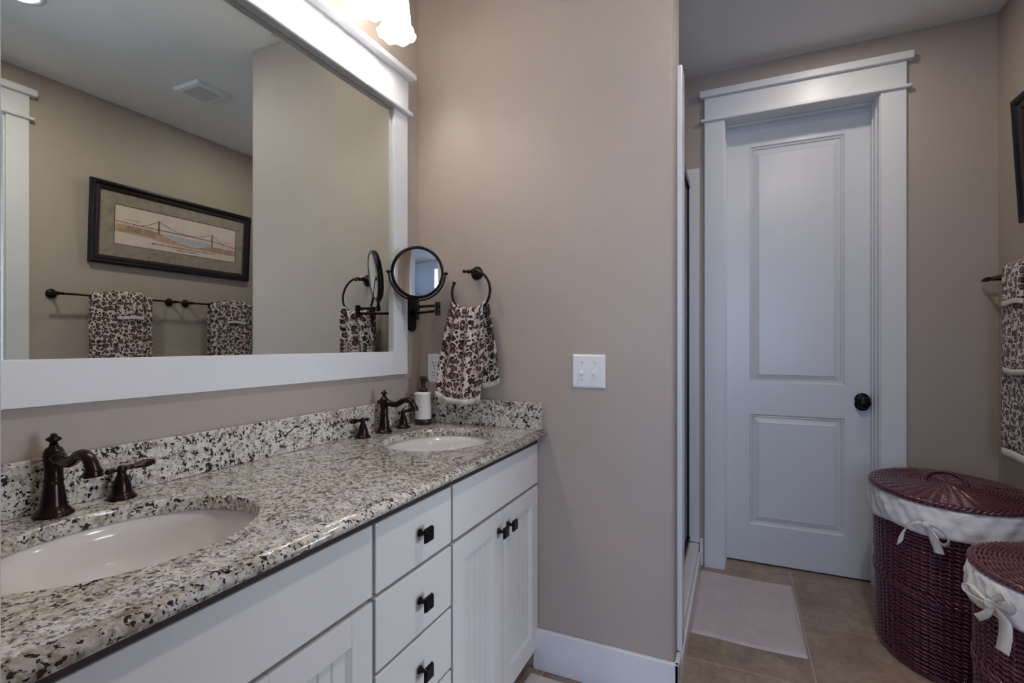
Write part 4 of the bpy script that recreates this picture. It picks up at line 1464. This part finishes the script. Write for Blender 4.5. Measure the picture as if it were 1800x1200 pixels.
def ribbon(mb, pts, w, wdir, n=28, tw=0.0, thick=0.0012):
    pts = [Vector(p) for p in pts]
    # Catmull-Rom resample
    Q = []
    m = len(pts) - 1
    for k in range(n + 1):
        g = k / n * m
        i = min(int(g), m - 1)
        f = g - i
        p0, p1, p2, p3 = pts[max(i - 1, 0)], pts[i], pts[i + 1], pts[min(i + 2, m)]
        Q.append(0.5 * ((2 * p1) + (p2 - p0) * f + (2 * p0 - 5 * p1 + 4 * p2 - p3) * f * f + (3 * p1 - p0 - 3 * p2 + p3) * f ** 3))
    wd = Vector(wdir).normalized()
    rows = []
    for k, q in enumerate(Q):
        ww = w[0] + (w[1] - w[0]) * min(1, k / n * 3) if hasattr(w, '__len__') else w
        rows.append([q - wd * ww / 2, q, q + wd * ww / 2])
    mb.grid(rows, thick=thick)

HC = (0.762, 2.507)
r = thing('laundry_hamper', 'tall oval burgundy wicker hamper in the corner by the closed door', 'hamper', (HC[0], HC[1], 0), 'burgundy wicker hampers')
b = MB()
weave_body(b, HC, 0.216, 0.277, 0.232, 0.293, 0.002, 0.625, 56, 0.0142, 0.0046, 0.0050, bands=(0.30,))
link('woven_body', b, M_WICK, r)
b = MB()
liner(b, HC, 0.241, 0.302, 0.638, 0.545, 5, droop=lambda t: -0.008 + 0.012 * math.cos(t))
link('cloth_liner', b, M_LINER, r)
b = MB()
weave_lid(b, HC, 0.243, 0.304, 0.655, 34, 0.0105, 0.0048, 0.016)
lid = link('woven_lid', b, M_WICK, r)
b = MB()
u_ = Vector((0.804, -0.595, 0))
hc = Vector((0.755, 2.49, 0.668))
for p in range(3):
    pts = []
    for k in range(61):
        t = PI * k / 60
        w = k * 0.55 + p * 2 * PI / 3
        s_ = Vector((0.595, 0.804, 0))
        base = hc - u_ * (0.068 * math.cos(t)) + Vector((0, 0, 0.050 * math.sin(t)))
        rad_dir = (-u_ * math.cos(t) + Vector((0, 0, math.sin(t)))).normalized()
        pts.append(base + rad_dir * (0.0042 * math.cos(w)) + s_ * (0.0042 * math.sin(w)))
    b.tube(pts, 0.0042, 6)
link('lid_handle', b, M_WICK, lid)
b = MB()
dn = (-0.636, -0.772, 0)
ribbon(b, [(0.617, 2.229, 0.578), (0.594, 2.250, 0.574), (0.576, 2.264, 0.556), (0.564, 2.274, 0.529), (0.558, 2.280, 0.505), (0.555, 2.282, 0.482)], (0.014, 0.032), (0.5, -0.3, 0.75))
ribbon(b, [(0.617, 2.229, 0.580), (0.640, 2.210, 0.577), (0.655, 2.196, 0.568), (0.667, 2.184, 0.553), (0.667, 2.182, 0.535), (0.657, 2.190, 0.524), (0.646, 2.202, 0.534), (0.634, 2.214, 0.556), (0.619, 2.229, 0.574)], (0.012, 0.034), (-0.40, -0.75, 0.60))
ribbon(b, [(0.621, 2.227, 0.572), (0.631, 2.217, 0.551), (0.638, 2.211, 0.527), (0.645, 2.206, 0.505), (0.648, 2.203, 0.488)], (0.014, 0.030), (0.77, -0.63, 0.1))
b.ball((0.618, 2.228, 0.578), 0.013, sub=2, scale=(1.1, 1.0, 1.0))
link('ribbon_bow', b, M_RIBBON, r)

SC = (0.838, 1.868)
r = thing('laundry_hamper', 'shorter oval burgundy wicker hamper in front of the tall hamper, cut by the right edge', 'hamper', (SC[0], SC[1], 0), 'burgundy wicker hampers')
b = MB()
weave_body(b, SC, 0.186, 0.214, 0.194, 0.222, 0.002, 0.545, 46, 0.0142, 0.0046, 0.0050, bands=(0.30,))
link('woven_body', b, M_WICK2, r)
b = MB()
liner(b, SC, 0.206, 0.234, 0.572, 0.475, 9)
link('cloth_liner', b, M_LINER, r)
b = MB()
weave_lid(b, SC, 0.202, 0.232, 0.588, 30, 0.0105, 0.0048, 0.016)
lid = link('woven_lid', b, M_WICK2, r)
b = MB()
hc = Vector((0.86, 1.86, 0.600))
u_ = Vector((0.6, -0.8, 0))
for p in range(3):
    pts = []
    for k in range(61):
        t = PI * k / 60
        w = k * 0.55 + p * 2 * PI / 3
        s_ = Vector((0.8, 0.6, 0))
        base = hc - u_ * (0.060 * math.cos(t)) + Vector((0, 0, 0.045 * math.sin(t)))
        rad_dir = (-u_ * math.cos(t) + Vector((0, 0, math.sin(t)))).normalized()
        pts.append(base + rad_dir * (0.0042 * math.cos(w)) + s_ * (0.0042 * math.sin(w)))
    b.tube(pts, 0.0042, 6)
link('lid_handle', b, M_WICK2, lid)
b = MB()
ribbon(b, [(0.626, 1.765, 0.522), (0.616, 1.791, 0.533), (0.606, 1.816, 0.544), (0.600, 1.834, 0.537), (0.600, 1.834, 0.521), (0.606, 1.816, 0.516), (0.617, 1.787, 0.518), (0.626, 1.765, 0.519)], (0.012, 0.024), (-1, -0.5, 0.15))
ribbon(b, [(0.628, 1.757, 0.526), (0.632, 1.737, 0.546), (0.638, 1.711, 0.562), (0.642, 1.695, 0.559), (0.643, 1.693, 0.545), (0.639, 1.708, 0.530), (0.634, 1.730, 0.526), (0.628, 1.757, 0.521)], (0.014, 0.036), (-0.8, -0.3, 0.75))
ribbon(b, [(0.630, 1.755, 0.519), (0.624, 1.765, 0.493), (0.618, 1.780, 0.476), (0.612, 1.798, 0.461)], (0.012, 0.020), (-0.6, 0.3, 0.8))
ribbon(b, [(0.630, 1.753, 0.520), (0.636, 1.729, 0.511), (0.640, 1.715, 0.494), (0.640, 1.712, 0.469), (0.639, 1.716, 0.441), (0.637, 1.722, 0.413)], (0.014, 0.040), (0.33, -0.94, 0.05))
b.ball((0.626, 1.758, 0.521), 0.013, sub=2)
link('ribbon_bow', b, M_RIBBON, r)

# ------------------------------------------------------------------ bath mats
def bath_mat(x0, x1, y0, y1, label, seed):
    rnd = random.Random(seed)
    b = MB()
    nx, ny = int((x1 - x0) / 0.0055), int((y1 - y0) / 0.0055)
    P = []
    for j in range(ny + 1):
        row = []
        for i in range(nx + 1):
            u, v = i / nx, j / ny
            e = min(i, nx - i, j, ny - j)
            x, y = x0 + (x1 - x0) * u, y0 + (y1 - y0) * v
            x += 0.004 * math.sin(v * 7 + seed) * (1 if u > 0.5 else -0.5) * abs(u - 0.5) * 2
            y += 0.005 * math.sin(u * 6 + seed) * abs(v - 0.5) * 2
            z = 0.001 if e == 0 else (0.008 if e == 1 else 0.011 + rnd.uniform(-0.0016, 0.0016))
            row.append((x, y, z))
        P.append(row)
    b.grid(P)
    b.poly([P[0][0], P[0][-1], P[-1][-1], P[-1][0]])
    return tag(link('bath_mat', b, M_RUG), label, 'bath mat', 'pale bath mats')
bath_mat(-0.178, 0.250, 2.222, 2.848, 'pale beige bath mat on the tile in front of the shower curb', 1)
bath_mat(-0.700, -0.235, 0.95, 1.700, 'pale bath mat lying along the vanity by the partition baseboard', 2)
